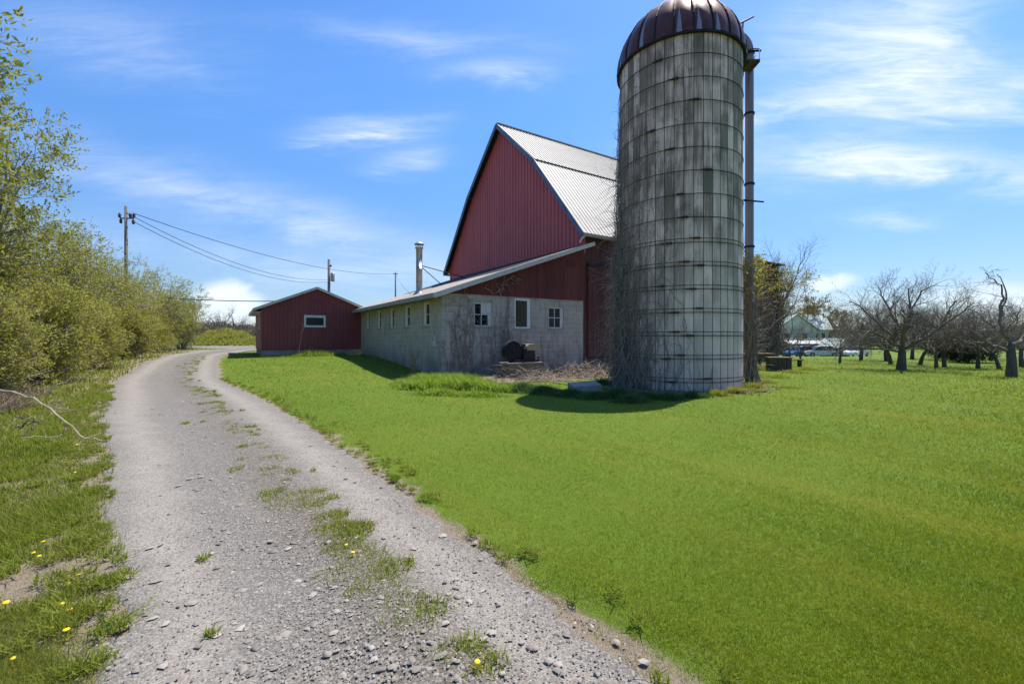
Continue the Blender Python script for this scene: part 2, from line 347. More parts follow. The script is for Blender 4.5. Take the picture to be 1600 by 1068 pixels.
def ground_mat():
    g = G('ground_soil_and_grass'); p = g.pos
    bare = g.attr('bare'); verge = g.attr('verge')
    n = g.noise(p, 2.5, 5, .65); nf = g.noise(p, 70, 4, .7); nb = g.noise(p, .3, 4, .6)
    green = g.mix(g.ramp(nf, .3, .7), (.078, .132, .005), (.115, .17, .008))
    st = g.noise(g.map(g.map(p, (1, 1, 1), (0, 0, R(-36))), (1.5, .12, 1)), 1.1, 4, .6, .2)
    green = g.mix(g.ramp(st, .48, .68, 0, .6), green, (.125, .15, .013))
    green = g.mix(g.ramp(nb, .45, .62, 0, .3), green, (.05, .12, .006))
    soil = g.mix(g.ramp(n, .3, .7), (.20, .16, .11), (.255, .21, .155))
    soil = g.mix(g.ramp(nf, .5, .7, 0, .7), soil, (.07, .053, .036))
    soil = g.mix(g.ramp(nf, .46, .3, 0, .6), soil, (.25, .22, .18))
    f = g.math('ADD', g.math('ADD', bare, g.math('MULTIPLY', verge, .6)), g.math('MULTIPLY', g.math('SUBTRACT', n, .5), 1.0))
    c = g.mix(g.ramp(f, .42, .62), green, soil)
    g.col(c); g.rough(.95); g.bump(nf, .6, .03); return g.m
M['ground'] = ground_mat()

# ------------------------------------------------------------------ mesh helpers
class MB:
    def __init__(s): s.v = []; s.f = []; s.sm = False
    def face(s, pts):
        i = len(s.v); s.v += [tuple(p) for p in pts]; s.f.append(tuple(range(i, i + len(pts))))
    def box(s, x0, x1, y0, y1, z0, z1):
        i = len(s.v); s.v += [(x0, y0, z0), (x1, y0, z0), (x1, y1, z0), (x0, y1, z0), (x0, y0, z1), (x1, y0, z1), (x1, y1, z1), (x0, y1, z1)]
        s.f += [tuple(i + k for k in q) for q in ((0, 3, 2, 1), (4, 5, 6, 7), (0, 1, 5, 4), (1, 2, 6, 5), (2, 3, 7, 6), (3, 0, 4, 7))]
        return s
    def bar(s, a, b, w, h, up=(0, 0, 1)):
        a, b = Vector(a), Vector(b); d = (b - a).normalized(); x = d.cross(Vector(up))
        if x.length < 1e-4: x = d.cross(Vector((0, 1, 0)))
        x.normalize(); y = x.cross(d); i = len(s.v)
        for p in (a, b):
            for sx, sy in ((-1, -1), (1, -1), (1, 1), (-1, 1)): s.v.append(tuple(p + x * w / 2 * sx + y * h / 2 * sy))
        s.f += [tuple(i + k for k in q) for q in ((0, 1, 2, 3), (7, 6, 5, 4), (0, 4, 5, 1), (1, 5, 6, 2), (2, 6, 7, 3), (3, 7, 4, 0))]
        return s
    def tube(s, pts, rad, n=5, cap=True):
        pts = [Vector(p) for p in pts]; m = len(pts)
        if isinstance(rad, (int, float)): rad = [rad] * m
        i0 = len(s.v); x = None
        for k in range(m):
            d = (pts[min(k + 1, m - 1)] - pts[max(k - 1, 0)])
            if d.length < 1e-9: d = Vector((0, 0, 1))
            d.normalize()
            if x is None: x = d.orthogonal().normalized()
            else:
                x = x - d * x.dot(d)
                x = x.normalized() if x.length > 1e-5 else d.orthogonal().normalized()
            y = d.cross(x); r = rad[k]; p = pts[k]
            for j in range(n):
                a = 2 * math.pi * j / n; q = p + x * (math.cos(a) * r) + y * (math.sin(a) * r); s.v.append((q.x, q.y, q.z))
        for k in range(m - 1):
            a = i0 + k * n
            for j in range(n):
                j2 = (j + 1) % n; s.f.append((a + j, a + j2, a + n + j2, a + n + j))
        if cap:
            s.f.append(tuple(i0 + j for j in range(n - 1, -1, -1))); s.f.append(tuple(i0 + (m - 1) * n + j for j in range(n)))
        return s
    def prism(s, poly, fn, d0, d1):         # poly of (a, z), fn(a, d, z) -> point
        n = len(poly); i = len(s.v)
        s.v += [tuple(fn(a, d0, z)) for a, z in poly] + [tuple(fn(a, d1, z)) for a, z in poly]
        s.f.append(tuple(i + k for k in range(n))); s.f.append(tuple(i + n + k for k in range(n - 1, -1, -1)))
        for k in range(n): k2 = (k + 1) % n; s.f.append((i + k, i + n + k, i + n + k2, i + k2))
        return s
    def lathe(s, prof, n=16, c=(0, 0, 0)):
        i = len(s.v)
        for r, z in prof:
            for j in range(n): a = 2 * math.pi * j / n; s.v.append((c[0] + r * math.cos(a), c[1] + r * math.sin(a), c[2] + z))
        for k in range(len(prof) - 1):
            for j in range(n): j2 = (j + 1) % n; a = i + k * n; s.f.append((a + j, a + j2, a + n + j2, a + n + j))
        return s
    def build(s, name, mat, parent=None, smooth=False, uv=True):
        me = bpy.data.meshes.new(name); me.from_pydata(s.v, [], s.f); me.update()
        return finish(me, name, mat, parent, smooth, uv)
def finish(me, name, mat, parent=None, smooth=False, uv=False):
    if mat: me.materials.append(mat)
    if smooth: me.polygons.foreach_set('use_smooth', [True] * len(me.polygons))
    if uv and len(me.polygons) and len(me.polygons) < 60000:
        L = me.uv_layers.new(name='UVMap'); d = np.zeros((len(me.loops), 2), np.float32)
        co = np.empty(len(me.vertices) * 3, np.float32); me.vertices.foreach_get('co', co); co = co.reshape(-1, 3)
        for p in me.polygons:
            nx, ny, nz = (abs(q) for q in p.normal); ax = (1, 2) if nx > ny and nx > nz * .8 else ((0, 2) if ny > nz * .8 else (0, 1))
            for li in p.loop_indices: vi = me.loops[li].vertex_index; d[li] = (co[vi][ax[0]], co[vi][ax[1]])
        L.data.foreach_set('uv', d.ravel())
    o = bpy.data.objects.new(name, me); COL.objects.link(o)
    if parent: o.parent = parent
    return o
def np_mesh(name, V, F, mat, parent=None, smooth=False):
    me = bpy.data.meshes.new(name); nf, k = F.shape
    me.vertices.add(len(V)); me.vertices.foreach_set('co', np.ascontiguousarray(V, np.float32).ravel())
    me.loops.add(nf * k); me.loops.foreach_set('vertex_index', np.ascontiguousarray(F, np.int32).ravel())
    me.polygons.add(nf); me.polygons.foreach_set('loop_start', np.arange(0, nf * k, k, dtype=np.int32))
    me.update(calc_edges=True)
    return finish(me, name, mat, parent, smooth)
def tag(o, label=None, cat=None, group=None, kind=None):
    for k, v in (('label', label), ('category', cat), ('group', group), ('kind', kind)):
        if v: o[k] = v
    return o
def thing(name, label, cat, loc=(0, 0, 0), rz=0.0, group=None):
    o = bpy.data.objects.new(name, None); COL.objects.link(o); o.empty_display_size = .2
    o.location = loc; o.rotation_euler = (0, 0, rz); return tag(o, label, cat, group)
def copy_tree(o, parent=None):
    c = o.copy(); COL.objects.link(c)
    if parent: c.parent = parent
    for ch in list(o.children): copy_tree(ch, c)
    return c

# ------------------------------------------------------------------ terrain
def sst(a, b, x):
    t = np.clip((x - a) / (b - a), 0, 1); return t * t * (3 - 2 * t)
def terr(X, Y):
    X = np.asarray(X, float); Y = np.asarray(Y, float)
    z = .50 * sst(14, 27, Y) * sst(2, -6, X)
    z = z - 1.9 * sst(26, 85, Y) * sst(4, 16, X)
    z = z + .035 * np.sin(X * .55 + 1.3) * np.sin(Y * .43) * sst(2, 8, np.hypot(X, Y))
    return z
def tz(x, y): return float(terr(x, y))
def at(px, py):                              # ground point seen at a pixel of the photograph (used to lay out the site plan)
    k = (px - 800) / FPX; m = (py - HY) / FPX; d = EYE / m
    for _ in range(60):
        d = d * .6 + .4 * max(1.0, (EYE - tz(k * d, d)) / m)
        d = min(d, 160)
    return k * d, d
LE = [(-8, -.2 - .7 * 6), (0, -.35)]
TL = np.array([(-9, 3.6), (0, -.2), (1.97, -1.83), (2.6, -2.35), (3.3, -3.04), (4.3, -4.0), (6.15, -5.66), (8.4, -7.9), (11.4, -10.4), (14, -12.7), (16.2, -14.4), (20.4, -17.2), (27, -20.6), (34, -23.2), (42, -26)])
TR = np.array([(-9, 8.5), (0, 2.0), (1.97, .65), (2.86, 0), (4.2, -.98), (5.5, -1.9), (7.7, -3.57), (11.4, -6.6), (14, -8.9), (16, -10.6), (21, -14.0), (24, -15.9), (29, -18.2), (34, -19.8), (42, -21.5)])
def xl(y): return np.interp(y, TL[:, 0], TL[:, 1])
def xr(y): return np.interp(y, TR[:, 0], TR[:, 1])
def wob(x, y, s=1.0):
    return (np.sin(x * 3.1 * s + y * 1.7 * s + 1.1) + np.sin(x * -1.3 * s + y * 4.3 * s + 2.3) + np.sin(x * 7.3 * s + y * 5.1 * s) * .6 + np.sin(x * 11.7 * s - y * 9.1 * s) * .4) / 3.0
rng = np.random.default_rng(7); random.seed(7)

# building frame: x along the stable's gable wall, y along its long side
B0 = Vector((-2.638, 16.7, 0)); BRZ = math.atan2(.5394, .8420); BX = Vector((.8420, .5394, 0)); BY = Vector((-.5394, .8420, 0))
def bw(u, v, z=0.0): return B0 + BX * u + BY * v + Vector((0, 0, z))
def b_uv(x, y):
    dx, dy = x - B0.x, y - B0.y; return dx * BX.x + dy * BX.y, dx * BY.x + dy * BY.y
SILO = (5.357, 14.19); SR = 1.835

def axis_pts(*segs):
    a = []
    for s0, s1, st in segs: a += list(np.arange(s0, s1, st))
    a.append(segs[-1][1]); return np.array(a)
gx = axis_pts((-700, -100, 60), (-100, -30, 5), (-30, -15, .6), (-15, 8, .16), (8, 30, .8), (30, 100, 4), (100, 900, 60))
gy = axis_pts((-60, -6, 6), (-6, 0, .4), (0, 20, .16), (20, 45, .6), (45, 110, 2.5), (110, 1600, 90))
XX, YY = np.meshgrid(gx, gy); ZZ = terr(XX, YY)
V = np.stack([XX, YY, ZZ], -1).reshape(-1, 3); nx, ny = len(gx), len(gy)
idx = np.arange(nx * ny).reshape(ny, nx)
F = np.stack([idx[:-1, :-1], idx[:-1, 1:], idx[1:, 1:], idx[1:, :-1]], -1).reshape(-1, 4)
ground = np_mesh('ground', V, F, M['ground'], smooth=True); tag(ground, 'mown green lawn and rough verges around the barn', 'ground', kind='structure')
x, y = V[:, 0], V[:, 1]; a = ground.data.attributes.new('bare', 'FLOAT', 'POINT')
uu = (x - B0.x) * BX.x + (y - B0.y) * BX.y; vv = (x - B0.x) * BY.x + (y - B0.y) * BY.y
dr = (x - xr(y)) * .8; bare = np.where(y < 36, sst(.30, -.08, dr + .16 * wob(x, y) + .08 * wob(x, y, .3)), 0)
ds = np.hypot(x - SILO[0], y - SILO[1]) - SR
bare = np.maximum(bare, .75 * sst(1.3, .2, ds + .3 * wob(x, y, .6)))
gab = ((uu > -.3) & (uu < 10)).astype(float) * sst(4.4, 2.2, -vv + .5 * wob(x, y, .5)) * (vv < .5)  # brown litter strip before the gable, its darkness also making up shade
bare = np.maximum(bare, .95 * gab)
a.data.foreach_set('value', bare.astype(np.float32))
a = ground.data.attributes.new('verge', 'FLOAT', 'POINT')
vg = np.where((x < xl(y) + .1) & (y < 30), sst(2.6, .0, xl(y) - x) * (.55 + .45 * np.clip(wob(x, y, .45) + .4, 0, 1)), 0) * sst(22, 4, y)
a.data.foreach_set('value', vg.astype(np.float32))

# gravel track: two wheel ruts, ragged edges
ys = axis_pts((-8, 0, .4), (0, 14, .07), (14, 38.6, .2)); NT = 60
t = np.linspace(0, 1, NT); rows = []; uvs = []
for yv in ys:
    w = .8; l = xl(yv) + .13 * wob(3.1, yv * 2.2) + .07 * wob(1.0, yv * 7); r = xr(yv) + .10 * wob(8.1, yv * 2.6) + .05 * wob(5., yv * 8)
    X = l + (r - l) * t
    Z = terr(X, np.full(NT, yv)) + .014 + .012 * (1 + wob(X, yv, .9)) * np.sin(np.pi * t) + .03 * np.exp(-((t - .62) / .12) ** 2) * sst(0, .1, t)
    Z[0] = Z[-1] = terr(X[[0, -1]], np.full(2, yv))[0] - .004 if False else Z[0]
    rows.append(np.stack([X, np.full(NT, yv), Z], -1)); uvs.append(np.stack([t, np.full(NT, yv)], -1))
V = np.concatenate(rows); idx = np.arange(len(V)).reshape(len(ys), NT)
V = V.reshape(len(ys), NT, 3); V[:, 0, 2] -= .02; V[:, -1, 2] -= .02; V = V.reshape(-1, 3)
F = np.stack([idx[:-1, :-1], idx[:-1, 1:], idx[1:, 1:], idx[1:, :-1]], -1).reshape(-1, 4)
track = np_mesh('gravel_track', V, F, M['gravel'], smooth=True); tag(track, 'grey gravel farm track with two wheel ruts curving to the yard', 'track', kind='structure')
U = np.concatenate(uvs).astype(np.float32); L = track.data.uv_layers.new(name='UVMap'); L.data.foreach_set('uv', U[F.ravel()].ravel())
# yard road crossing behind the shed
V = []; F = []; xs = np.linspace(-44, 6, 60)
for k, xv in enumerate(xs):
    for j, yv in enumerate(np.linspace(38, 50, 8)): V.append((xv, yv + .25 * wob(xv, j), tz(xv, yv) + .02))
F = np.array([(k * 8 + j, (k + 1) * 8 + j, (k + 1) * 8 + j + 1, k * 8 + j + 1) for k in range(59) for j in range(7)])
yard = np_mesh('gravel_road', np.array(V), F, M['gravel'], smooth=True); tag(yard, 'pale gravel yard road crossing behind the red shed', 'road', kind='structure')
L = yard.data.uv_layers.new(name='UVMap'); L.data.foreach_set('uv', np.tile([.3, 0], len(yard.data.loops)).astype(np.float32))
# grassy earth mound beyond the road
mb = MB(); n = 22; ring = []
for i in range(9):
    rr = i / 8
    for j in range(n):
        a_ = 2 * math.pi * j / n; h = (1.9 * (1 - rr ** 1.6) + .22 * math.sin(i * 2.1 + a_ * 2) * (i > 0) * (1 - rr)) ; X = -36.2 + 4.8 * rr * math.cos(a_); Y = 56 + 4.5 * rr * math.sin(a_)
        mb.v.append((X, Y, tz(X, Y) - .05 + max(h, 0)))
for i in range(8):
    for j in range(n): j2 = (j + 1) % n; mb.f.append((i * n + j, i * n + j2, (i + 1) * n + j2, (i + 1) * n + j))
tag(mb.build('earth_mound', plain('mound_grass', (.20, .19, .06), (.10, .115, .03), 2.2, .95, 0, .8), smooth=True), 'low grassy earth mound beyond the yard road', 'mound', kind='structure')

# ------------------------------------------------------------------ walls with openings, windows
def fn_gable(o=0.0): return lambda s, d, z: (s, o - d, z)       # wall in local x, looking along -y
def fn_side(o=0.0): return lambda s, d, z: (o - d, s, z)        # wall in local y, looking along -x
def wall_open(mb, fn, s0, s1, z0, z1, ops, depth):
    ss = sorted({s0, s1, *[q for o in ops for q in o[:2]]}); zs = sorted({z0, z1, *[q for o in ops for q in o[2:]]})
    for i in range(len(ss) - 1):
        for j in range(len(zs) - 1):
            cs, cz = (ss[i] + ss[i + 1]) / 2, (zs[j] + zs[j + 1]) / 2
            if any(o[0] < cs < o[1] and o[2] < cz < o[3] for o in ops): continue
            mb.face([fn(ss[i], 0, zs[j]), fn(ss[i + 1], 0, zs[j]), fn(ss[i + 1], 0, zs[j + 1]), fn(ss[i], 0, zs[j + 1])])
    for a, b, c, d in ops:
        for p, q in (((a, c), (b, c)), ((b, c), (b, d)), ((b, d), (a, d)), ((a, d), (a, c))):
            mb.face([fn(p[0], 0, p[1]), fn(q[0], 0, q[1]), fn(q[0], -depth, q[1]), fn(p[0], -depth, p[1])])
def fbox(mb, fn, s0, s1, d0, d1, z0, z1):
    p, q = fn(s0, d0, z0), fn(s1, d1, z1)
    mb.box(min(p[0], q[0]), max(p[0], q[0]), min(p[1], q[1]), max(p[1], q[1]), min(p[2], q[2]), max(p[2], q[2])); return mb
def window(parent, fn, s0, s1, z0, z1, fw, inset, mat, pane, label=None, grid=(1, 1), wide=None, board=False, sill=True):
    # fw: frame bar width; wide: (side, width) for a broad white jamb board; inset: frame depth behind the wall face
    wl_, wr_ = fw, fw
    if wide: wl_, wr_ = (wide[1], fw) if wide[0] < 0 else (fw, wide[1])
    f = MB(); D0, D1 = -inset, -inset - .06
    fbox(f, fn, s0, s1, D0, D1, z1 - fw * 1.3, z1); fbox(f, fn, s0, s1, D0, D1, z0, z0 + fw)
    fbox(f, fn, s0, s0 + wl_, D0 - .001, D1, z0 + fw, z1 - fw * 1.3); fbox(f, fn, s1 - wr_, s1, D0 - .001, D1, z0 + fw, z1 - fw * 1.3)
    fr = f.build('window', mat, parent)
    if label: fr['label'] = label
    a, b, c, d = s0 + wl_, s1 - wr_, z0 + fw, z1 - fw * 1.3
    p = MB(); p.face([fn(a, D1 + .02, c), fn(b, D1 + .02, c), fn(b, D1 + .02, d), fn(a, D1 + .02, d)]); p.build('pane', pane, fr)
    m = MB()
    for i in range(1, grid[0]): q = a + (b - a) * i / grid[0]; fbox(m, fn, q - .016, q + .016, D0 - .012, D1 + .022, c, d)
    for i in range(1, grid[1]): q = c + (d - c) * i / grid[1]; fbox(m, fn, a, b, D0 - .014, D1 + .022, q - .016, q + .016)
    if m.v: m.build('glazing_bar', mat, fr)
    if board:
        k = MB(); fbox(k, fn, (a + b) / 2 + .016, b, D0 - .010, D1 + .025, (c + d) / 2 + .016, d); k.build('boarded_light', mat, fr)
    if sill:
        k = MB(); fbox(k, fn, s0 - .03, s1 + .03, .03, D0, z0 - .06, z0 - .002); k.build('sill', M['eave_grey'], fr)
    return fr
def slab(mb, prof, x0, x1, th, axis):
    # roof slab along a profile [(q, z), ...] (convex side up), extruded along the other axis
    P = lambda e, q, z: (e, q, z) if axis == 'x' else (q, e, z)
    n = len(prof); nor = []
    for i in range(n):
        a_, b_ = prof[max(i - 1, 0)], prof[min(i + 1, n - 1)]; dq, dz = b_[0] - a_[0], b_[1] - a_[1]; l = math.hypot(dq, dz)
        k = (-dz / l, dq / l); k = k if k[1] > 0 else (-k[0], -k[1]); nor.append(k)
    low = prof; top = [(q + k[0] * th, z + k[1] * th) for (q, z), k in zip(prof, nor)]
    poly = low + top[::-1]
    i0 = len(mb.v); m = len(poly); mb.v += [P(x0, *p) for p in poly] + [P(x1, *p) for p in poly]
    for i in range(n - 1):
        mb.f.append((i0 + i, i0 + i + 1, i0 + m - 2 - i, i0 + m - 1 - i)); mb.f.append((i0 + m + i, i0 + 2 * m - 1 - i, i0 + 2 * m - 2 - i, i0 + m + i + 1))
    for i in range(m): j = (i + 1) % m; mb.f.append((i0 + i, i0 + m + i, i0 + m + j, i0 + j))

# ------------------------------------------------------------------ stable (concrete block lean-to)
st = thing('stable', 'long low grey concrete block stable with red boarded gable and mossy eaves', 'stable', B0, BRZ)
UW, VL, WT, SL = 7.06, 12.2, 3.22, .353
side_w = [(10.27, 10.98), (8.01, 8.73), (5.79, 6.52), (3.58, 4.30), (1.29, 2.04)]
ZS = (2.0, 2.96); gw = [(1.36, 2.18, 1.96, 2.94), (3.26, 4.08, 1.90, 3.17), (5.04, 5.90, 1.92, 2.89)]
mb = MB(); wall_open(mb, fn_gable(), 0, UW, -.25, WT, gw, .14); wall_open(mb, fn_side(), 0, VL, -.25, WT, [(a, b, *ZS) for a, b in side_w], .14)
nside = None
bl = mb.build('block_wall', M['block'], st)
at_ = bl.data.attributes.new('moss', 'FLOAT', 'FACE'); at_.data.foreach_set('value', [1.0 if abs(p.normal.x) > .7 else 0.0 for p in bl.data.polygons])
MB().box(.1, UW, VL - .02, VL + .0, 0, WT).build('rear_wall', M['block'], st)
k = MB(); k.prism([(-.02, WT), (UW + .02, WT), (UW + .02, WT + SL * (UW + .02) + .02), (-.02, WT + .02)], fn_gable(), .035, -.05); k.build('gable_siding', M['red_board'], st)
k = MB(); fbox(k, fn_gable(.0), 6.05, 6.56, .05, .037, 4.74, 5.02)
v_ = k.build('vent', M['dark_iron'], st); k = MB()
for i in range(5): fbox(k, fn_gable(.0), 6.05, 6.56, .062, .051, 4.75 + i * .055, 4.785 + i * .055)
k.build('vent_louver', M['red_board'], v_)
# roof sheet
k = MB(); slab(k, [(-.48, WT + .06 - .48 * SL), (UW - .01, WT + .06 + SL * (UW - .01))], -.36, VL, .05, 'y'); k.build('roof', M['grey_roof'], st)
k = MB(); slab(k, [(2.6, WT + .115 + 2.6 * SL), (UW - .012, WT + .115 + SL * (UW - .012))], .05, VL - .02, .006, 'y'); k.build('roofing_felt', M['tar'], st)
k = MB(); z0 = WT + .06 - .5 * SL
k.bar((-.5, -.40, z0 - .05), (UW + .35, -.40, WT + .06 + SL * (UW + .35) - .05), .035, .17, (0, 0, 1)); k.build('rake_board', M['fascia'], st)
k = MB(); k.box(-.52, -.49, -.38, VL, z0 - .11, z0 + .06); k.build('eave_board', M['eave_grey'], st)
k = MB(); k.box(-.49, .0, -.36, VL, z0 - .02, z0 + .005); k.build('soffit', M['eave_grey'], st)
for i in range(14): MB().box(-.44, -.02, .2 + i * .85, .26 + i * .85, z0 - .12, z0 - .021).build('rafter_tail', M['eave_grey'], st)
for a_, b_ in side_w:
    window(st, fn_side(), a_, b_, *ZS, .06, .05, M['white_paint'], M['glass'], grid=(1, 2), wide=(1, .29))
window(st, fn_gable(), *gw[0], .06, .05, M['white_paint'], M['glass'], 'four pane white window with one boarded light', (2, 2), (1, .17), True)
window(st, fn_gable(), *gw[1], .07, .02, M['white_fresh'], M['glass_reflection'], 'tall narrow white window with a brown reflection painted on its pane', (1, 1), (1, .16))
window(st, fn_gable(), *gw[2], .06, .05, M['white_paint'], M['glass'], 'small four pane white window', (2, 2), (1, .17))
# wall pipe bracket at the corner
k = MB(); k.tube([(-.05, .55, 1.35), (-.12, .55, 1.35), (-.14, .5, 1.2)], .015, 6).tube([(-.12, .30, 1.36), (-.12, .62, 1.36)], .014, 6).tube([(-.12, .42, 1.2), (-.12, .42, 1.62)], .012, 6); k.build('wall_tap', M['white_fresh'], st)
# flue
fu, fv = .8, 4.51; zr = WT + .1 + SL * fu
k = MB(); k.lathe([(.30, 0), (.28, .05), (.17, .16), (.148, .22), (.148, 1.2), (.156, 1.2), (.156, 1.26), (.148, 1.26), (.148, 2.2), (.19, 2.2), (.19, 2.26), (.15, 2.26)], 18, (fu, fv, zr - .08))
fl = k.build('flue', M['flue'], st, True)
k = MB(); k.lathe([(.0, 2.52), (.12, 2.50), (.23, 2.42), (.23, 2.38), (.0, 2.38)], 18, (fu, fv, zr - .08))
for i in range(4): a_ = i * math.pi / 2; k.tube([(fu + .15 * math.cos(a_), fv + .15 * math.sin(a_), zr + 2.12), (fu + .18 * math.cos(a_), fv + .18 * math.sin(a_), zr + 2.33)], .012, 5)
k.build('flue_cap', M['flue'], fl)
for q in ((4.2, 6.5), (2.7, 6.2)):
    k = MB(); k.tube([(fu, fv, zr + 1.35), (q[0], q[1], WT + .12 + SL * q[0])], .022, 6); k.build('flue_brace', M['dark_iron'], fl)

# ------------------------------------------------------------------ barn
BN = thing('barn', 'tall red barn with steep white metal gambrel roof behind the silo', 'barn', B0, BRZ)
U0, U1, BWID = 7.09, 19.6, 14.77
EZ, KZ, AZ = 6.62, 10.85, 14.2; KV = 3.585
prof = [(0, EZ), (KV, KZ), (BWID / 2, AZ), (BWID - KV, KZ), (BWID, EZ)]
def roofz(v): return float(np.interp(v, [p[0] for p in prof], [p[1] for p in prof]))
k = MB(); k.prism([(0, 5.45), *prof, (BWID, -.1), (12.3, -.1), (12.3, 5.45)], fn_side(U0), 0, -.12); k.build('gable_wall', M['red_steel'], BN)
k = MB(); v = .12
while v < BWID - .05:
    fbox(k, fn_side(U0), v - .018, v + .018, .022, .0, 5.5 if v < 12.3 else 3.0, roofz(v) - .05); v += .30
k.build('siding_rib', M['red_steel'], BN)['kind'] = 'stuff'
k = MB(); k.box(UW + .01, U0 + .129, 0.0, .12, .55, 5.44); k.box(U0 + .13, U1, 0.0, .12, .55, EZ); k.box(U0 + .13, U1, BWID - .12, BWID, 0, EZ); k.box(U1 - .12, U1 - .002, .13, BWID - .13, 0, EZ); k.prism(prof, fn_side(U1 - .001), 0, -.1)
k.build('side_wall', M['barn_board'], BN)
MB().box(U0 + .04, U1, -.10, .11, -.3, .55).build('foundation', M['concrete_dark'], BN)
d = MB(); d.box(7.30, 9.7, -.10, -.03, .62, 4.85); dr_ = d.build('sliding_door', M['barn_board'], BN)
MB().box(7.25, 11.8, -.14, -.02, 4.86, 4.98).build('door_rail', M['dark_iron'], dr_)
ov = .35
def off(p, q, t): return (p[0] + (q[0] - p[0]) * t, p[1] + (q[1] - p[1]) * t)
for sgn in (0, 1):
    mv = (lambda p: p) if sgn == 0 else (lambda p: (BWID - p[0], p[1]))
    e = off(prof[0], prof[1], -.09); k_ = prof[1]; a_ = prof[2]
    lo = [mv((e[0], e[1] + .04)), mv((k_[0], k_[1] + .04))]; hi = [mv((k_[0] - .06, k_[1] + .04)), mv((a_[0], a_[1] + .06))]
    k = MB(); slab(k, lo, U0 - ov, U1 + .3, .03, 'x'); slab(k, [(p[0], p[1] + .045) for p in hi], U0 - ov, U1 + .3, .03, 'x')
    for seg, dz in ((lo, .03), (hi, .075)):
        uu_ = U0 - ov + .06
        nv = Vector((0, -(seg[1][1] - seg[0][1]), abs(seg[1][0] - seg[0][0]))).normalized()
        if sgn: nv.y = -nv.y
        while uu_ < U1 + .28:
            P, Q = Vector((uu_, *seg[0])), Vector((uu_, *seg[1])); w = nv * (.032 + dz - .03 + .006)
            k.bar(P + w, Q + w, .05, .022, nv); uu_ += .24
    rf = k.build('roof', M['roof_steel'], BN)
    k = MB(); q = mv((k_[0] - .05, k_[1] + .065)); k.bar((U0 - ov, *q), (U1 + .3, *q), .03, .05); k.build('roof_break_strip', M['tar'], rf)
    k = MB()
    for seg in (lo, hi):
        P, Q = Vector((U0 - ov - .02, seg[0][0], seg[0][1] - .07)), Vector((U0 - ov - .02, seg[1][0], seg[1][1] - .02)); k.bar(P, Q, .04, .24, (0, -1 if sgn == 0 else 1, .3))
    k.build('rake_trim', M['blue_trim'], BN)
    k = MB()
    for seg in (lo, hi):
        P, Q = Vector((U0 - ov / 2, seg[0][0], seg[0][1] - .03)), Vector((U0 - ov / 2, seg[1][0], seg[1][1] - .03)); k.bar(P, Q, ov - .03, .02, (0, -1 if sgn == 0 else 1, .3))
    k.build('rake_soffit', M['dark_iron'], BN)
    eg = mv((e[0] - .05, e[1])); k = MB(); k.box(U0 - ov, U1 + .3, min(eg[0] - .07, eg[0] + .07), max(eg[0] - .07, eg[0] + .07), eg[1] - .11, eg[1] + .02)
    gt = k.build('gutter', M['eave_grey'], BN)
    if sgn == 0:
        k = MB(); k.tube([(U0 - ov + .1, eg[0], eg[1] - .1), (U0 - ov - .05, eg[0] + .05, eg[1] - .22), (U0 - ov - .12, eg[0] + .12, eg[1] - .42)], .045, 8); k.build('gutter_spout', M['fascia'], gt)
MB().bar((U0 - ov, BWID / 2, AZ + .16), (U1 + .3, BWID / 2, AZ + .16), .3, .05).build('ridge_cap', M['roof_steel'], BN)

# ------------------------------------------------------------------ weathered annex beyond the silo
AN = thing('barn_annex', 'weathered red boarded annex half hidden by yellow ivy behind the silo', 'barn', B0, BRZ)
k = MB(); k.box(19.9, 24.7, .02, 5.0, -.2, 6.35); k.build('wall', M['old_board'], AN)
k = MB(); slab(k, [(-.25, 6.36), (5.2, 6.75)], 19.75, 25.0, .10, 'x'); k.build('roof', M['rust_plate'], AN)

# ------------------------------------------------------------------ red shed at the end of the stable
SV, SD = 12.45, 6.0
sh = thing('shed', 'low dark red metal shed with white framed window beside the gravel yard', 'shed', bw(0, SV), BRZ)
A0, A1, AP = -5.3, .45, -2.48; FB, FT, WE, WA = -.1, .80, 3.17, 4.36
k = MB(); wop = (-3.15, -1.98, 2.11, 2.81)
ss = [(A0, FT), (A1, FT), (A1, WE), (AP, WA), (A0, WE)]
# gable wall split round the window opening
f_ = fn_gable()
wall_open(k, f_, A0, A1, FT, WE, [wop], .10)
k.face([f_(A0, 0, WE), f_(A1, 0, WE), f_(AP, 0, WA)])
wall_open(k, fn_side(A0), 0, SD, FT, WE, [(1.3, 2.3, 2.0, 2.95)], .1)
k.box(A1 - .05, A1, .1, SD, FT, WE); k.prism([(A0, FT), (A1, FT), (A1, WE), (AP, WA), (A0, WE)], fn_gable(SD), 0, -.05)
k.build('wall', M['shed_red'], sh)
k = MB(); s_ = A0 + .1
while s_ < A1 - .02:
    top = WE + (WA - WE) * (1 - abs(s_ - AP) / (AP - A0 if s_ < AP else A1 - AP)) - .04
    if wop[0] - .1 < s_ < wop[1] + .1: fbox(k, f_, s_ - .014, s_ + .014, .016, 0, FT, wop[2] - .1); fbox(k, f_, s_ - .014, s_ + .014, .016, 0, wop[3] + .1, top)
    else: fbox(k, f_, s_ - .014, s_ + .014, .016, 0, FT, top)
    s_ += .2
k.build('siding_rib', M['shed_red'], sh)['kind'] = 'stuff'
MB().box(A0 + .04, A1 - .02, .03, SD - .05, -.3, FT - .002).build('foundation', M['concrete'], sh)
window(sh, f_, *wop, .11, -.02, M['white_paint'], M['glass'], sill=False)
window(sh, fn_side(A0), 1.3, 2.3, 2.0, 2.95, .12, -.02, M['white_paint'], M['glass'], sill=False)
k = MB()
for i in range(4): fbox(k, f_, AP - .22, AP + .22, .03, .0, 3.52 + i * .065, 3.56 + i * .065)
k.build('vent', M['shed_red'], sh)
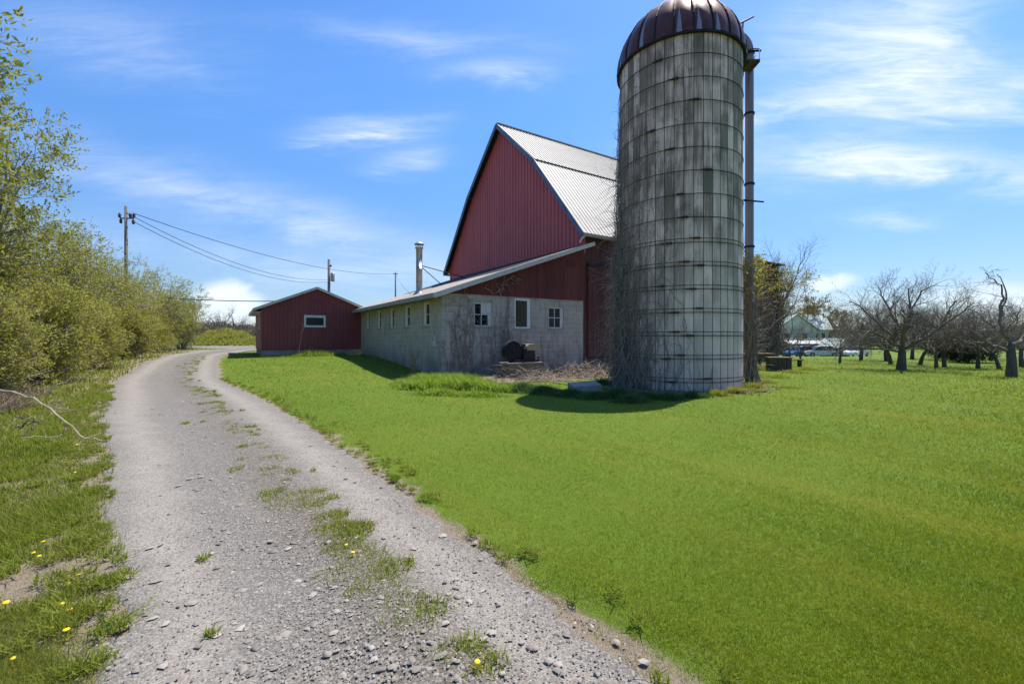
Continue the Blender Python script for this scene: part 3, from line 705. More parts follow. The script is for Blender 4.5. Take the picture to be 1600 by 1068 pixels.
pr = [(A0 - .36, WE - .36 * .42), (AP, WA), (A1 - .02, WE + .02)]
k = MB(); slab(k, [(q, z + .03) for q, z in pr], -.22, SD + .2, .05, 'y'); k.build('roof', M['grey_roof'], sh)
k = MB(); k.bar((A0 - .38, -.24, pr[0][1] + .02), (AP, -.24, WA + .03), .03, .14); k.bar((AP, -.242, WA + .03), (A1, -.242, WE + .03), .03, .14); k.build('rake_board', M['fascia'], sh)
k = MB(); k.box(A0 - .40, A0 - .37, -.2, SD + .2, pr[0][1] - .12, pr[0][1] + .07); k.build('eave_board', M['fascia'], sh)
k = MB(); k.box(A0 - .37, A0, -.2, SD + .2, pr[0][1] - .1, pr[0][1] - .08); k.build('soffit', M['fascia'], sh)

# ------------------------------------------------------------------ silo
so = thing('silo', 'tall concrete stave silo with rusted domed metal roof and dark stains', 'silo', (*SILO, 0), 0)
NST, CH, RIM = 44, .655, 10.15
me_v = []; me_f = []; uv = []
zs = [-.3 + (RIM + .3) * i / 32 for i in range(33)]
offs = [(.0, -.022), (.035, -.004), (.08, .0), (.5, .003), (.92, .0), (.965, -.004)]
cols = [((s_ + o) / NST, d_) for s_ in range(NST) for o, d_ in offs]
nc = len(cols)
for z in zs:
    for fr, d_ in cols:
        a_ = 2 * math.pi * fr; r_ = SR + d_; me_v.append((r_ * math.cos(a_), r_ * math.sin(a_), z))
for i in range(len(zs) - 1):
    for j in range(nc):
        j2 = (j + 1) % nc; me_f.append((i * nc + j, i * nc + j2, (i + 1) * nc + j2, (i + 1) * nc + j))
        ua, ub = cols[j][0] * NST, (cols[j2][0] if j2 else 1.0) * NST
        va, vb = (zs[i] - RIM) / CH + 16, (zs[i + 1] - RIM) / CH + 16; uv += [(ua, va), (ub, va), (ub, vb), (ua, vb)]
me = bpy.data.meshes.new('stave_wall'); me.from_pydata(me_v, [], me_f); me.update()
o = finish(me, 'stave_wall', M['stave'], so); L = me.uv_layers.new(name='UVMap'); L.data.foreach_set('uv', np.array(uv, np.float32).ravel())
hz = [RIM - CH * i for i in range(1, 9)]
zz = RIM - CH * 9
while zz > .2: hz += [zz + .055, zz - .055]; zz -= CH
rh = random.Random(3); lug0 = 4.2
for i, z in enumerate(hz):
    k = MB(); rr = SR + .010; n = 72
    pts = [(rr * math.cos(2 * math.pi * j / n), rr * math.sin(2 * math.pi * j / n), z) for j in range(n + 1)]
    k.tube(pts, .009, 5, False)
    la = [lug0 + rh.uniform(-.25, .25) + .17 * (i % 3), lug0 + 2.1 + rh.uniform(-.2, .2)]
    for a_ in la:
        c = Vector((math.cos(a_), math.sin(a_), 0)); tng = Vector((-c.y, c.x, 0))
        P = c * (rr + .02) + Vector((0, 0, z)); k.bar(P - tng * .09, P + tng * .09, .05, .045, c)
        k.tube([P - tng * .20, P - tng * .09], .016, 5)
    k.build('hoop', M['hoop'], so)
# dome of gores with raised ribs
ND, DR = 22, SR + .07
k = MB(); ns = 14; uv = []; nc = ND * 5
for i in range(ns + 1):
    e = (math.pi / 2) * i / ns
    for s_ in range(ND):
        for o_ in range(5):
            fr = (s_ + o_ / 5) / ND; bul = .045 * math.sin(math.pi * o_ / 5) * math.cos(e) ; r_ = (DR + bul) * math.cos(e); a_ = 2 * math.pi * fr
            k.v.append((r_ * math.cos(a_), r_ * math.sin(a_), RIM - .06 + (DR + .02) * math.sin(e)))
for i in range(ns):
    for j in range(nc):
        j2 = (j + 1) % nc; k.f.append((i * nc + j, i * nc + j2, (i + 1) * nc + j2, (i + 1) * nc + j))
        ua, ub = j / 5, (j + 1) / 5 - 1e-4; uv += [(ua, i / ns), (ub, i / ns), (ub, (i + 1) / ns), (ua, (i + 1) / ns)]
dm = k.build('dome_roof', M['dome'], so, True, False); L = dm.data.uv_layers.new(name='UVMap'); L.data.foreach_set('uv', np.array(uv, np.float32).ravel())
k = MB()
for s_ in range(ND):
    a_ = 2 * math.pi * s_ / ND
    pts = [((DR + .02) * math.cos(e) * math.cos(a_), (DR + .02) * math.cos(e) * math.sin(a_), RIM - .06 + (DR + .035) * math.sin(e)) for e in np.linspace(0, math.pi / 2 * .97, 12)]
    k.tube(pts, .022, 4)
k.build('dome_rib', M['dark_iron'], dm)
k = MB(); k.lathe([(SR + .01, RIM - .10), (SR + .10, RIM - .11), (SR + .10, RIM - .05), (SR + .02, RIM - .02)], 66); k.build('dome_rim', M['dark_iron'], so)
# filler pipe on the far right side: riser, elbow, platform, brackets
px_, py_ = 2.70, .80
k = MB()
el = [(px_, py_, z) for z in (-.1, 3.0, 6.3, 9.0, 11.2)]
for e in np.linspace(.2, 1.0, 6): el.append((px_ - .50 * (1 - math.cos(e * math.pi / 2)), py_ - .16 * (1 - math.cos(e * math.pi / 2)), 11.2 + .50 * math.sin(e * math.pi / 2)))
el.append((px_ - 1.5, py_ - .42, 11.72))
k.tube(el, .135, 14); fp = k.build('filler_pipe', M['pipe'], so, True)
for z in (4.6, 6.72, 9.1, 11.15): MB().lathe([(.135, -.03), (.165, -.03), (.165, .03), (.135, .03)], 16, (px_, py_, z)).build('pipe_flange', M['dark_iron'], fp)
k = MB(); k.bar((px_ - 1.15, py_ - .25, 6.14), (px_ + .42, py_ + .02, 6.14), .04, .04).bar((px_ - 1.0, py_ - .55, 6.07), (px_ + .38, py_ - .18, 6.07), .04, .04); k.build('pipe_bracket', M['dark_iron'], fp)
k = MB(); cx, cy, cz = px_ - .42, py_ - .52, 10.42
k.box(cx - .32, cx + .34, cy - .28, cy + .34, cz, cz + .05)
for q in (-.3, 0, .31): k.bar((cx + q, cy - .29, cz - .03), (cx + q, cy + .35, cz - .03), .04, .05)
pf = k.build('platform', M['rust_plate'], so)
for q in ([(cx - .30, cy - .26, cz + .05), (1.55, -.85, 11.0)], [(cx + .32, cy - .26, cz + .05), (px_ + .2, py_ - .25, 11.15), (px_ - .1, py_ - .2, 11.2)], [(cx + .32, cy + .32, cz + .05), (px_ + .25, py_ + .1, 11.15)], [(cx - .1, cy - .26, cz + .05), (cx - .1, cy - .24, 11.1), (1.5, .1, 11.2)]):
    MB().tube(q, .016, 5).build('platform_stay', M['dark_iron'], pf)
MB().bar((px_ - .2, py_ - .2, 11.12), (px_ + .28, py_ - .2, 11.12), .05, .05).build('platform_rail', M['dark_iron'], pf)
k = MB(); k.tube([(px_ - .62, py_ - .5, 11.80), (px_ + .02, py_ - .22, 12.25)], .03, 6).tube([(px_ - .42, py_ - .36, 11.6), (px_ - .42, py_ - .40, 11.95)], .022, 6); k.build('hoist_arm', M['dark_iron'], so)

# ------------------------------------------------------------------ trees and plants
def rdir(d, ang, rs):
    d = Vector(d).normalized(); x = d.orthogonal().normalized(); y = d.cross(x); p = rs.uniform(0, 2 * math.pi)
    return (d * math.cos(ang) + (x * math.cos(p) + y * math.sin(p)) * math.sin(ang)).normalized()
def strand(rs, p, d, ln, n, gn, up):
    pts = [Vector(p)]; d = Vector(d)
    for i in range(n):
        d = (d + Vector((rs.gauss(0, gn), rs.gauss(0, gn), rs.gauss(0, gn) + up))).normalized(); pts.append(pts[-1] + d * (ln / n))
    return pts, d
def pt_on(pts, t):
    f = t * (len(pts) - 1); i = min(int(f), len(pts) - 2); return pts[i].lerp(pts[i + 1], f - i), (pts[i + 1] - pts[i]).normalized()
def grow(rs, roots, LV, mbs, tips, lv=0):
    """roots: (pts, r0, r1). LV[lv]: n, len, ang(lo,hi), gn, up, start, seg, sides, r (ratio)"""
    for pts, r0, r1 in roots:
        m = len(pts); sides = LV[lv].get('sides', 3) if lv < len(LV) else 3
        mbs[min(lv, len(mbs) - 1)].tube(pts, [r0 + (r1 - r0) * i / (m - 1) for i in range(m)], 7 if lv == 0 else (5 if lv == 1 else 3), lv == 0)
        if lv >= len(LV): tips.append((pts, r1)); continue
        P = LV[lv]; L = sum((pts[i + 1] - pts[i]).length for i in range(m - 1)); kids = []
        for c in range(P['n']):
            t = P['start'] + (1 - P['start']) * (c + rs.random()) / P['n']; p, d = pt_on(pts, min(t, .999))
            dd = rdir(d, R(rs.uniform(*P['ang'])), rs)
            if P.get('flat'): dd.z = abs(dd.z) * .8 + .05; dd.normalize()
            ln = P['len'] * rs.uniform(.65, 1.25) * (1.15 - .45 * t)
            q, _ = strand(rs, p, dd, ln, P['seg'], P['gn'], P['up'])
            ra = max((r0 + (r1 - r0) * t) * P['r'], .0035); kids.append((q, ra, ra * .45))
        grow(rs, kids, LV, mbs, tips, lv + 1)
def leaves(rs, tips, n, size, w, spread=.05, droop=0.0, upb=.2):
    P = np.empty((n, 3)); D = np.empty((n, 3))
    for i in range(n):
        pts, _ = tips[rs.randrange(len(tips))]; p, d = pt_on(pts, rs.random() ** .6); P[i] = p; D[i] = d
    g = np.random.default_rng(rs.randrange(1 << 30)); P += g.normal(0, spread, (n, 3))
    D = D * .6 + g.normal(0, .6, (n, 3)); D[:, 2] += upb; D /= np.linalg.norm(D, axis=1, keepdims=True)
    S_ = np.cross(D, g.normal(0, 1, (n, 3))); S_ /= np.linalg.norm(S_, axis=1, keepdims=True) + 1e-9
    l = size * g.uniform(.6, 1.35, (n, 1)); ww = w * g.uniform(.7, 1.3, (n, 1))
    V = np.stack([P, P + D * l * .45 + S_ * ww, P + D * l, P + D * l * .45 - S_ * ww], 1).reshape(-1, 3)
    return V, np.arange(n * 4).reshape(n, 4)

# --- hedge trees on the left of the track
def hedge_proto(seed, h, rad, nleaf, leaf, green=False, stems=9):
    rs = random.Random(seed); root = bpy.data.objects.new('hedge_tree', None); COL.objects.link(root)
    trunk, br = MB(), MB(); tips = []; roots = []
    for i in range(stems):
        a_ = 2 * math.pi * (i + rs.random()) / stems; lean = rs.uniform(.08, .34) if i else .05
        d = Vector((math.cos(a_) * lean, math.sin(a_) * lean, 1)).normalized()
        pts, _ = strand(rs, (math.cos(a_) * rad * .12, math.sin(a_) * rad * .12, -.1), d, h * rs.uniform(.6, .92), 6, .10, .02 - lean * .06)
        roots.append((pts, h * .009 + .012, .012))
    LV = [dict(n=13, len=rad * .62, ang=(35, 80), gn=.14, up=.05, start=.10, seg=4, r=.6),
          dict(n=8, len=rad * .32, ang=(30, 70), gn=.16, up=.04, start=.15, seg=3, r=.5),
          dict(n=3, len=rad * .17, ang=(20, 60), gn=.15, up=.03, start=.3, seg=2, r=.6)]
    grow(rs, roots, LV, [trunk, br], tips)
    trunk.build('trunk', M['hedge_twig'], root, uv=False); cr = br.build('crown', M['hedge_twig'], root, uv=False)
    V, F = leaves(rs, tips, nleaf, leaf, leaf * .23, .045)
    np_mesh('leaves', V, F, M['hedge_leaf_green' if green else 'hedge_leaf'], cr)
    return root
pa_ = hedge_proto(11, 8.4, 2.5, 45000, .100, True, 14)
pb_ = hedge_proto(12, 6.6, 2.5, 32000, .100, False, 15)
pc_ = hedge_proto(13, 2.8, 1.7, 22000, .085, False, 10); pc_.name = 'hedge_shrub'
HG = 'hedge trees lining the gravel track'
used = set()
def place(proto, x, y, rz, s, label, cat, group=None, sz=None, dz=0.0):
    o = proto if proto.name not in used else copy_tree(proto); used.add(o.name); used.add(proto.name)
    o.location = (x, y, tz(x, y) - .03 + dz); o.rotation_euler = (0, 0, rz); o.scale = (s, s, sz or s)
    return tag(o, label, cat, group)
place(pa_, -16.5, 10.6, .3, 1.42, 'tallest hedge tree at the left picture edge, reaching out of the top', 'tree', HG, 1.52)
place(pa_, -20.4, 15.4, 2.1, 1.18, 'tall leafy hedge tree just right of the tallest one', 'tree', HG, 1.28)
place(pb_, -21.2, 20.6, 1.2, 1.06, 'budding hedge tree nearest in front of the big utility pole', 'tree', HG)
place(pb_, -23.2, 25.2, 3.6, .92, 'rounded hedge tree right below the big utility pole', 'tree', HG)
place(pb_, -25.0, 30.2, 5.0, .88, 'low rounded hedge tree second from the far end of the hedge', 'tree', HG)
place(pa_, -27.0, 36.0, 4.0, .68, 'last hedge tree at the far end, thin airy crown by the yard road', 'tree', HG)
place(pb_, -25.0, 18.5, .7, 1.15, 'hedge tree in the second row behind the leafy front ones', 'tree', HG)
place(pc_, -15.6, 14.6, 0.4, 1.15, 'low yellow green shrub at the foot of the tall hedge trees', 'shrub', 'shrubs at the foot of the hedge')
place(pc_, -18.2, 18.8, 1.9, 1.05, 'low bushy shrub on the grass edge where the track starts to bend', 'shrub', 'shrubs at the foot of the hedge')
place(pc_, -20.6, 23.8, 3.3, .95, 'dark based shrub along the bend of the track', 'shrub', 'shrubs at the foot of the hedge')
place(pc_, -14.3, 11.6, 4.3, 1.0, 'nearest low shrub touching the left picture edge', 'shrub', 'shrubs at the foot of the hedge')
place(pc_, -23.6, 28.8, 5.3, .9, 'small shrub beneath the far hedge trees near the yard', 'shrub', 'shrubs at the foot of the hedge')

# --- bare orchard trees
def bare_tree(name, seed, trunk_pts, r0, limbs, LV, buds=0, leaf=.05, leafmat='pale_leaf', bark='bark'):
    rs = random.Random(seed); root = bpy.data.objects.new(name, None); COL.objects.link(root)
    tr, br = MB(), MB(); tips = []
    tp = [Vector(p) for p in trunk_pts]; m = len(tp)
    r0 *= .72; limbs = [(l[0], l[1] * .72, l[2] * .72) for l in limbs]
    tr.tube([tp[0] - Vector((0, 0, .15))] + tp, [r0 * 1.3, r0 * 1.15] + [r0 * (1 - .25 * i / (m - 1)) for i in range(1, m)], 10)
    roots = []
    for L in limbs:
        pts = [Vector(p) for p in L[0]]; q = [pts[0]]
        for i in range(len(pts) - 1):
            for j in (1, 2, 3):
                p = pts[i].lerp(pts[i + 1], j / 3)
                if j < 3: p += Vector((rs.gauss(0, .035), rs.gauss(0, .035), rs.gauss(0, .03)))
                q.append(p)
        roots.append((q, L[1], L[2]))
    grow(rs, roots, LV, [br, br], tips)
    tr.build('trunk', M[bark], root, True, uv=False); cr = br.build('crown', M['twig'], root, uv=False)
    if buds:
        V, F = leaves(rs, tips, buds, leaf, leaf * .28, .03); np_mesh('leaves', V, F, M[leafmat], cr)
    return root
def rnd_limbs(seed, n, z0, spread, h, r):
    rs = random.Random(seed); L = []
    for i in range(n):
        a_ = 2 * math.pi * (i + rs.uniform(.1, .9)) / n; s_ = spread * rs.uniform(.6, 1.1); hh = h * rs.uniform(.55, 1.05)
        c, s2 = math.cos(a_), math.sin(a_)
        L.append(([(0, 0, z0), (c * s_ * .35, s2 * s_ * .35, z0 + (hh - z0) * .4), (c * s_ * .75, s2 * s_ * .75, z0 + (hh - z0) * .72), (c * s_, s2 * s_, hh)], r * rs.uniform(.7, 1.), r * .2))
    return L
LVA = [dict(n=14, len=1.25, ang=(30, 75), gn=.17, up=.10, start=.18, seg=4, r=.42),
       dict(n=7, len=.62, ang=(30, 70), gn=.20, up=.09, start=.15, seg=3, r=.5),
       dict(n=4, len=.27, ang=(25, 65), gn=.15, up=.05, start=.2, seg=2, r=.6)]
big = bare_tree('apple_tree', 21, [(0, 0, 0), (.03, 0, .5), (.05, 0, .95)], .25, [
    ([(.05, 0, .9), (.22, .1, 1.7), (.45, 0, 2.6), (.42, .1, 3.7)], .13, .03), ([(.05, 0, .9), (-.75, -.2, 1.35), (-1.7, -.4, 1.75), (-2.6, -.4, 1.75)], .11, .03),
    ([(.05, 0, .9), (.9, -.3, 1.5), (1.45, -.5, 2.3), (1.9, -.6, 3.1)], .11, .025), ([(.05, 0, .95), (.9, .3, 1.25), (1.9, .5, 1.7), (2.7, .5, 2.2)], .09, .02),
    ([(.05, 0, .95), (-.4, .5, 1.9), (-.9, .9, 2.7), (-1.5, 1.1, 3.2)], .10, .025), ([(.05, 0, .9), (-.55, -.7, 1.6), (-1.0, -1.3, 2.3), (-1.6, -1.6, 2.6)], .09, .02),
    ([(.1, 0, .9), (.5, -.9, 1.6), (.9, -1.5, 2.3), (1.3, -1.9, 2.9)], .09, .02), ([(.22, .1, 1.7), (-.1, .4, 2.5), (-.4, .5, 3.3), (-.7, .4, 3.8)], .08, .02),
    ([(.05, 0, .8), (-1.0, .4, .95), (-2.0, .6, 1.1), (-2.8, .7, .9)], .07, .02), ([(.4, 0, 2.2), (.8, .2, 3.0), (1.1, .2, 3.6), (1.7, .1, 3.9)], .07, .02)], LVA, 900, .04, 'pale_leaf')
OG = 'bare apple trees standing in the orchard'
X, Y = at(1408, 577)
place(big, X, Y, 0, 1.06, 'large wide bare apple tree, the biggest one standing in the orchard grass', 'tree', OG)
prun = bare_tree('apple_tree', 22, [(0, 0, 0), (.02, 0, .6), (-.03, 0, 1.15), (.02, 0, 1.35)], .22, [
    ([(0, 0, 1.25), (-.35, 0, 1.75), (-.38, .05, 2.3), (-.28, .05, 3.0)], .09, .05), ([(-.28, .05, 2.9), (-.30, .05, 3.4), (-.55, .1, 3.8), (-.9, .1, 4.05)], .05, .015),
    ([(-.35, .05, 2.3), (-.12, .1, 2.9), (-.15, .1, 3.5), (-.45, .1, 4.0)], .055, .015), ([(0, 0, 1.0), (-.45, .1, 1.2), (-.85, .1, 1.35), (-1.0, .1, 1.75)], .10, .06),
    ([(0, 0, 1.2), (.4, 0, 1.45), (.8, .1, 1.9), (.95, .1, 2.5)], .11, .04), ([(.4, 0, 1.45), (.9, -.2, 1.3), (1.5, -.3, 1.4), (2.0, -.3, 1.2)], .07, .02)],
    [dict(n=4, len=.95, ang=(35, 80), gn=.16, up=-.02, start=.35, seg=4, r=.4), dict(n=5, len=.35, ang=(25, 65), gn=.18, up=.03, start=.2, seg=3, r=.5), dict(n=3, len=.15, ang=(20, 60), gn=.1, up=.05, start=.2, seg=2, r=.6)])
X, Y = at(1580, 588)
place(prun, X, Y, 0, 1.02, 'heavily pruned bare apple tree with stubby limbs at the right picture edge', 'tree', OG)
LVB = [dict(LVA[0], n=9), dict(LVA[1], n=6), dict(LVA[2], n=4)]
m1 = bare_tree('apple_tree', 31, [(0, 0, 0), (.05, 0, .5), (0, .05, .95)], .14, rnd_limbs(4, 7, .9, 2.2, 3.0, .085), LVB, 600, .04)
m2 = bare_tree('apple_tree', 32, [(0, 0, 0), (-.12, 0, .5), (-.3, .05, .9)], .125, [(([(p[0] - .3, p[1], p[2]) for p in l[0]]), l[1], l[2]) for l in rnd_limbs(9, 6, .85, 2.0, 2.8, .08)], LVB, 600, .04)
m3 = bare_tree('apple_tree', 33, [(0, 0, 0), (.03, 0, .35), (.1, 0, .6)], .10, rnd_limbs(14, 5, .55, 1.5, 2.1, .05), LVB, 500, .035)
for k_, (px, py, pr, s_, rz, lab) in enumerate((
    (1392, 569, m2, 1.0, .4, 'bare apple tree close behind the left side of the biggest apple tree'),
    (1437, 570, m2, 1.05, 2.6, 'bare leaning apple tree close behind the right side of the biggest apple tree'),
    (1463, 574, m3, 1.1, 1.0, 'slender bare apple tree right of the biggest one, forking low'),
    (1476, 573, m1, .9, 2.0, 'thick trunked bare apple tree in front of the left evergreen bush'),
    (1528, 575, m1, .85, 4.0, 'bare apple tree in front of the right evergreen bush'),
    (1562, 577, m2, .9, 5.0, 'bare apple tree just left of the heavily pruned tree'),
    (1507, 562, m1, 1.1, .9, 'bare apple tree farther back, between the two evergreen bushes'),
    (1548, 563, m2, 1.1, 3.3, 'bare apple tree farther back, behind the one at the right evergreen bush'),
    (1385, 564, m1, 1.1, 2.7, 'bare apple tree farther back, showing left of the biggest apple tree'),
    (1345, 562, m1, 1.05, 5.6, 'bare apple tree by the parked white car'),
    (1312, 567, m3, 1.0, .2, 'young bare apple tree in front of the grey parked car'),
    (1251, 563, m3, .85, 2.2, 'young bare apple tree in front of the blue car'),
    (1234, 560, m3, 1.05, 3.9, 'bare multi limbed apple tree beside the weathered annex'),
    (1597, 573, m1, 1.0, 1.5, 'bare apple tree cut by the right picture edge, behind the pruned one'),
    (1425, 561, m1, 1.2, 4.4, 'bare apple tree far back behind the biggest apple tree'),
    (1465, 560, m2, 1.2, 1.1, 'bare apple tree far back, left of the evergreen bushes'),
    (1580, 561, m1, 1.2, 3.0, 'bare apple tree far back at the right end of the orchard'))):
    X, Y = at(px, py); place(pr, X, Y, rz, s_, lab, 'tree', OG)
# tall bare tree behind the annex and budding trees by the farmhouse
LVT = [dict(n=9, len=2.0, ang=(25, 60), gn=.13, up=.09, start=.2, seg=4, r=.55), dict(n=7, len=1.0, ang=(25, 60), gn=.15, up=.08, start=.15, seg=3, r=.5), dict(n=5, len=.45, ang=(20, 55), gn=.14, up=.05, start=.2, seg=2, r=.6)]
tall = bare_tree('bare_tree', 41, [(0, 0, 0), (.05, 0, 1.0), (0, .1, 2.0)], .20, rnd_limbs(5, 7, 1.8, 2.6, 7.6, .12), LVT, 1500, .045)
place(tall, 19.0, 32.0, .5, 1.06, 'tall bare twiggy tree rising behind the ivy covered annex', 'tree', 'tall trees behind the annex')
place(tall, 21.5, 37.5, 2.5, .92, 'bare tree standing farther back between the annex and the farmhouse', 'tree', 'tall trees behind the annex')
bud = bare_tree('budding_tree', 42, [(0, 0, 0), (.1, 0, 1.5), (0, .1, 3.0)], .3, rnd_limbs(6, 8, 2.6, 5.0, 10.5, .16), [dict(n=9, len=2.6, ang=(25, 60), gn=.13, up=.08, start=.2, seg=4, r=.55), dict(n=7, len=1.3, ang=(25, 60), gn=.15, up=.07, start=.15, seg=3, r=.5), dict(n=4, len=.7, ang=(20, 55), gn=.14, up=.05, start=.2, seg=2, r=.6)], 16000, .20, 'rust_leaf')
place(bud, 68, 104, .0, 1.1, 'rusty olive budding tree rising behind the farmhouse roof', 'tree', 'trees around the farmhouse')
place(bud, 58, 118, 2.0, 1.15, 'budding tree with wide crown left of the farmhouse gable', 'tree', 'trees around the farmhouse')
place(bud, 80, 112, 4.0, 1.0, 'budding tree standing right of the farmhouse', 'tree', 'trees around the farmhouse')
# three bare trees beyond the yard on the left
far = bare_tree('bare_tree', 43, [(0, 0, 0), (.1, 0, 1.5), (0, .1, 3.0)], .42, rnd_limbs(8, 7, 2.6, 4.2, 8.6, .2), [dict(n=8, len=2.2, ang=(30, 70), gn=.2, up=.05, start=.2, seg=4, r=.55), dict(n=6, len=1.1, ang=(30, 65), gn=.18, up=.05, start=.15, seg=3, r=.55), dict(n=4, len=.5, ang=(20, 55), gn=.14, up=.05, start=.2, seg=2, r=.7)])
for px, d, s_, rz, lab in ((348, 108, .95, 0, 'dark bare tree at mid, the tallest of the three beyond the earth mound'), (331, 112, .78, 2., 'dark bare tree left of the tallest one beyond the earth mound'), (366, 110, .84, 4., 'dark bare tree nearest the shed beyond the earth mound'), (392, 118, .6, 1., 'small thin bare tree just left of the shed eave')):
    X = (px - 800) / FPX * d; place(far, X, d, rz, s_, lab, 'tree', 'bare trees beyond the yard')
# evergreen bushes in the orchard
def evergreen(seed):
    rs = random.Random(seed); root = bpy.data.objects.new('evergreen_bush', None); COL.objects.link(root)
    s_ = MB(); s_.tube([(0, 0, -.1), (0, 0, 1.4)], [.06, .02], 5); s_.build('stem', M['bark'], root, uv=False); g = np.random.default_rng(seed); n = 9000
    P = g.normal(0, 1, (n, 3)); P /= np.linalg.norm(P, axis=1, keepdims=True); P *= (g.random((n, 1)) ** .4) * (1 + .2 * np.sin(P[:, :1] * 5 + P[:, 1:2] * 4)); P[:, 2] = (P[:, 2] * .8 + .85) * .95; P[:, :2] *= 1.15
    D = g.normal(0, 1, (n, 3)); D /= np.linalg.norm(D, axis=1, keepdims=True); q = np.cross(D, g.normal(0, 1, (n, 3))); q /= np.linalg.norm(q, axis=1, keepdims=True)
    V = np.stack([P, P + D * .06 + q * .02, P + D * .13, P + D * .06 - q * .02], 1).reshape(-1, 3); np_mesh('leaves', V, np.arange(n * 4).reshape(n, 4), M['conifer'], root); return root
M['conifer'] = foliage('dark_conifer_needles', (.018, .028, .016), (.03, .042, .022), (.02, .03, .018), .15)
ev = evergreen(5)
X, Y = at(1486, 563); place(ev, X, Y, 0, 1.15, 'dark evergreen bush at left among the orchard trunks', 'shrub', 'evergreen bushes in the orchard')
X, Y = at(1513, 566); place(ev, X, Y, 2, 1.05, 'dark evergreen bush at right among the orchard trunks', 'shrub', 'evergreen bushes in the orchard')

# far woods on the horizon: masses of twigs
def wood(name, x0, x1, y0, y1, h, n, mat, label, leafw=.5):
    g = np.random.default_rng(len(name) + int(abs(x0))); X = g.uniform(x0, x1, n); Y = g.uniform(y0, y1, n)
    prof_ = h * (.62 + .38 * np.clip(np.sin(X * .13) * .5 + np.sin(X * .37 + 2) * .4 + .5, 0, 1)); Z = terr(X, Y) - .2 + prof_ * g.random(n) ** .8
    P = np.stack([X, Y, Z], -1); D = g.normal(0, 1, (n, 3)); D[:, 2] = np.abs(D[:, 2]) * 1.6; D /= np.linalg.norm(D, axis=1, keepdims=True); q = np.cross(D, g.normal(0, 1, (n, 3))); q /= np.linalg.norm(q, axis=1, keepdims=True)
    l = g.uniform(.8, 2.2, (n, 1)) * leafw; w = g.uniform(.05, .16, (n, 1)) * leafw
    V = np.stack([P, P + D * l * .5 + q * w, P + D * l, P + D * l * .5 - q * w], 1).reshape(-1, 3)
    tag(np_mesh(name, V, np.arange(n * 4).reshape(n, 4), mat), label, 'wood', kind='stuff')
M['far_twig'] = foliage('distant_twigs', (.19, .165, .12), (.24, .215, .15), (.20, .23, .09), .25)
M['far_twig2'] = foliage('distant_brush', (.12, .10, .075), (.19, .15, .11), (.16, .16, .07), .2)
wood('distant_wood', 60, 190, 118, 135, 6.5, 42000, M['far_twig'], 'brown leafless wood along the horizon behind the orchard', .9)
wood('distant_brush', -95, -40, 100, 124, 4.6, 26000, M['far_twig2'], 'brown leafless brush beyond the earth mound', .7)
wood('distant_hedgerow', -60, 30, 150, 160, 4.0, 14000, M['far_twig2'], 'low brown hedgerow behind the sheds on the horizon', .8)

# ------------------------------------------------------------------ ivy on the annex, vines on the silo and the stable
iv = thing('ivy', 'tangled ivy with yellow green leaves over the annex and the silo pipe foot', 'ivy', (0, 0, 0))
rs = random.Random(77); k = MB(); tips = []
for i in range(46):
    u = rs.uniform(17.2, 24.8); p = bw(u, rs.uniform(-.5, -.1), 0); d = Vector((rs.gauss(0, .25), rs.gauss(0, .1), 1)).normalized(); q = [p]
    for s_ in range(9):
        d = (d + Vector((rs.gauss(0, .28), rs.gauss(0, .2), .18))).normalized(); q.append(q[-1] + d * .72)
    q = [Vector((a.x, a.y, min(a.z, 6.8 + rs.random() * .3))) for a in q]
    q = [a - BX * max(0.0, b_uv(a.x, a.y)[0] - 24.6 - .25 * rs.random()) for a in q]; q = [a - BY * max(0.0, b_uv(a.x, a.y)[1] + .05) for a in q]; k.tube(q, [.03 - .0025 * j for j in range(10)], 4, False)
    for j in range(40):
        c, dd = pt_on(q, .10 + .9 * rs.random()); e = rdir(dd, R(rs.uniform(30, 90)), rs); s2, _ = strand(rs, c, e, rs.uniform(.3, .85), 4, .3, -.02); k.tube(s2, [.011, .009, .007, .006, .004], 3, False); tips.append((s2, 0))
P0 = Vector((SILO[0] + 2.70, SILO[1] + .80, 0))
for i in range(24):
    a_ = rs.uniform(0, 6.28); q = [P0 + Vector((.35 * math.cos(a_), .35 * math.sin(a_), 0))]
    for s_ in range(9): a_ += rs.gauss(0, .5); rr = .17 + .10 * rs.random(); q.append(P0 + Vector((rr * math.cos(a_), rr * math.sin(a_), (s_ + 1) * rs.uniform(.40, .48))))
    k.tube(q, [.02 - .0015 * j for j in range(10)], 4, False)
    for j in range(20):
        c, dd = pt_on(q, rs.random()); e = rdir(dd, R(rs.uniform(40, 90)), rs); s2, _ = strand(rs, c, e, rs.uniform(.25, .75), 3, .35, .0); k.tube(s2, [.009, .007, .005, .004], 3, False); tips.append((s2, 0))
ivs = k.build('stems', M['vine'], iv, uv=False)
hi_t = [t_ for t_ in tips if t_[0][0].z > 3.0 + rs.random() * 2.2]
V, F = leaves(rs, hi_t, 4200, .13, .04, .10); np_mesh('leaves', V, F, M['ivy_leaf'], iv)

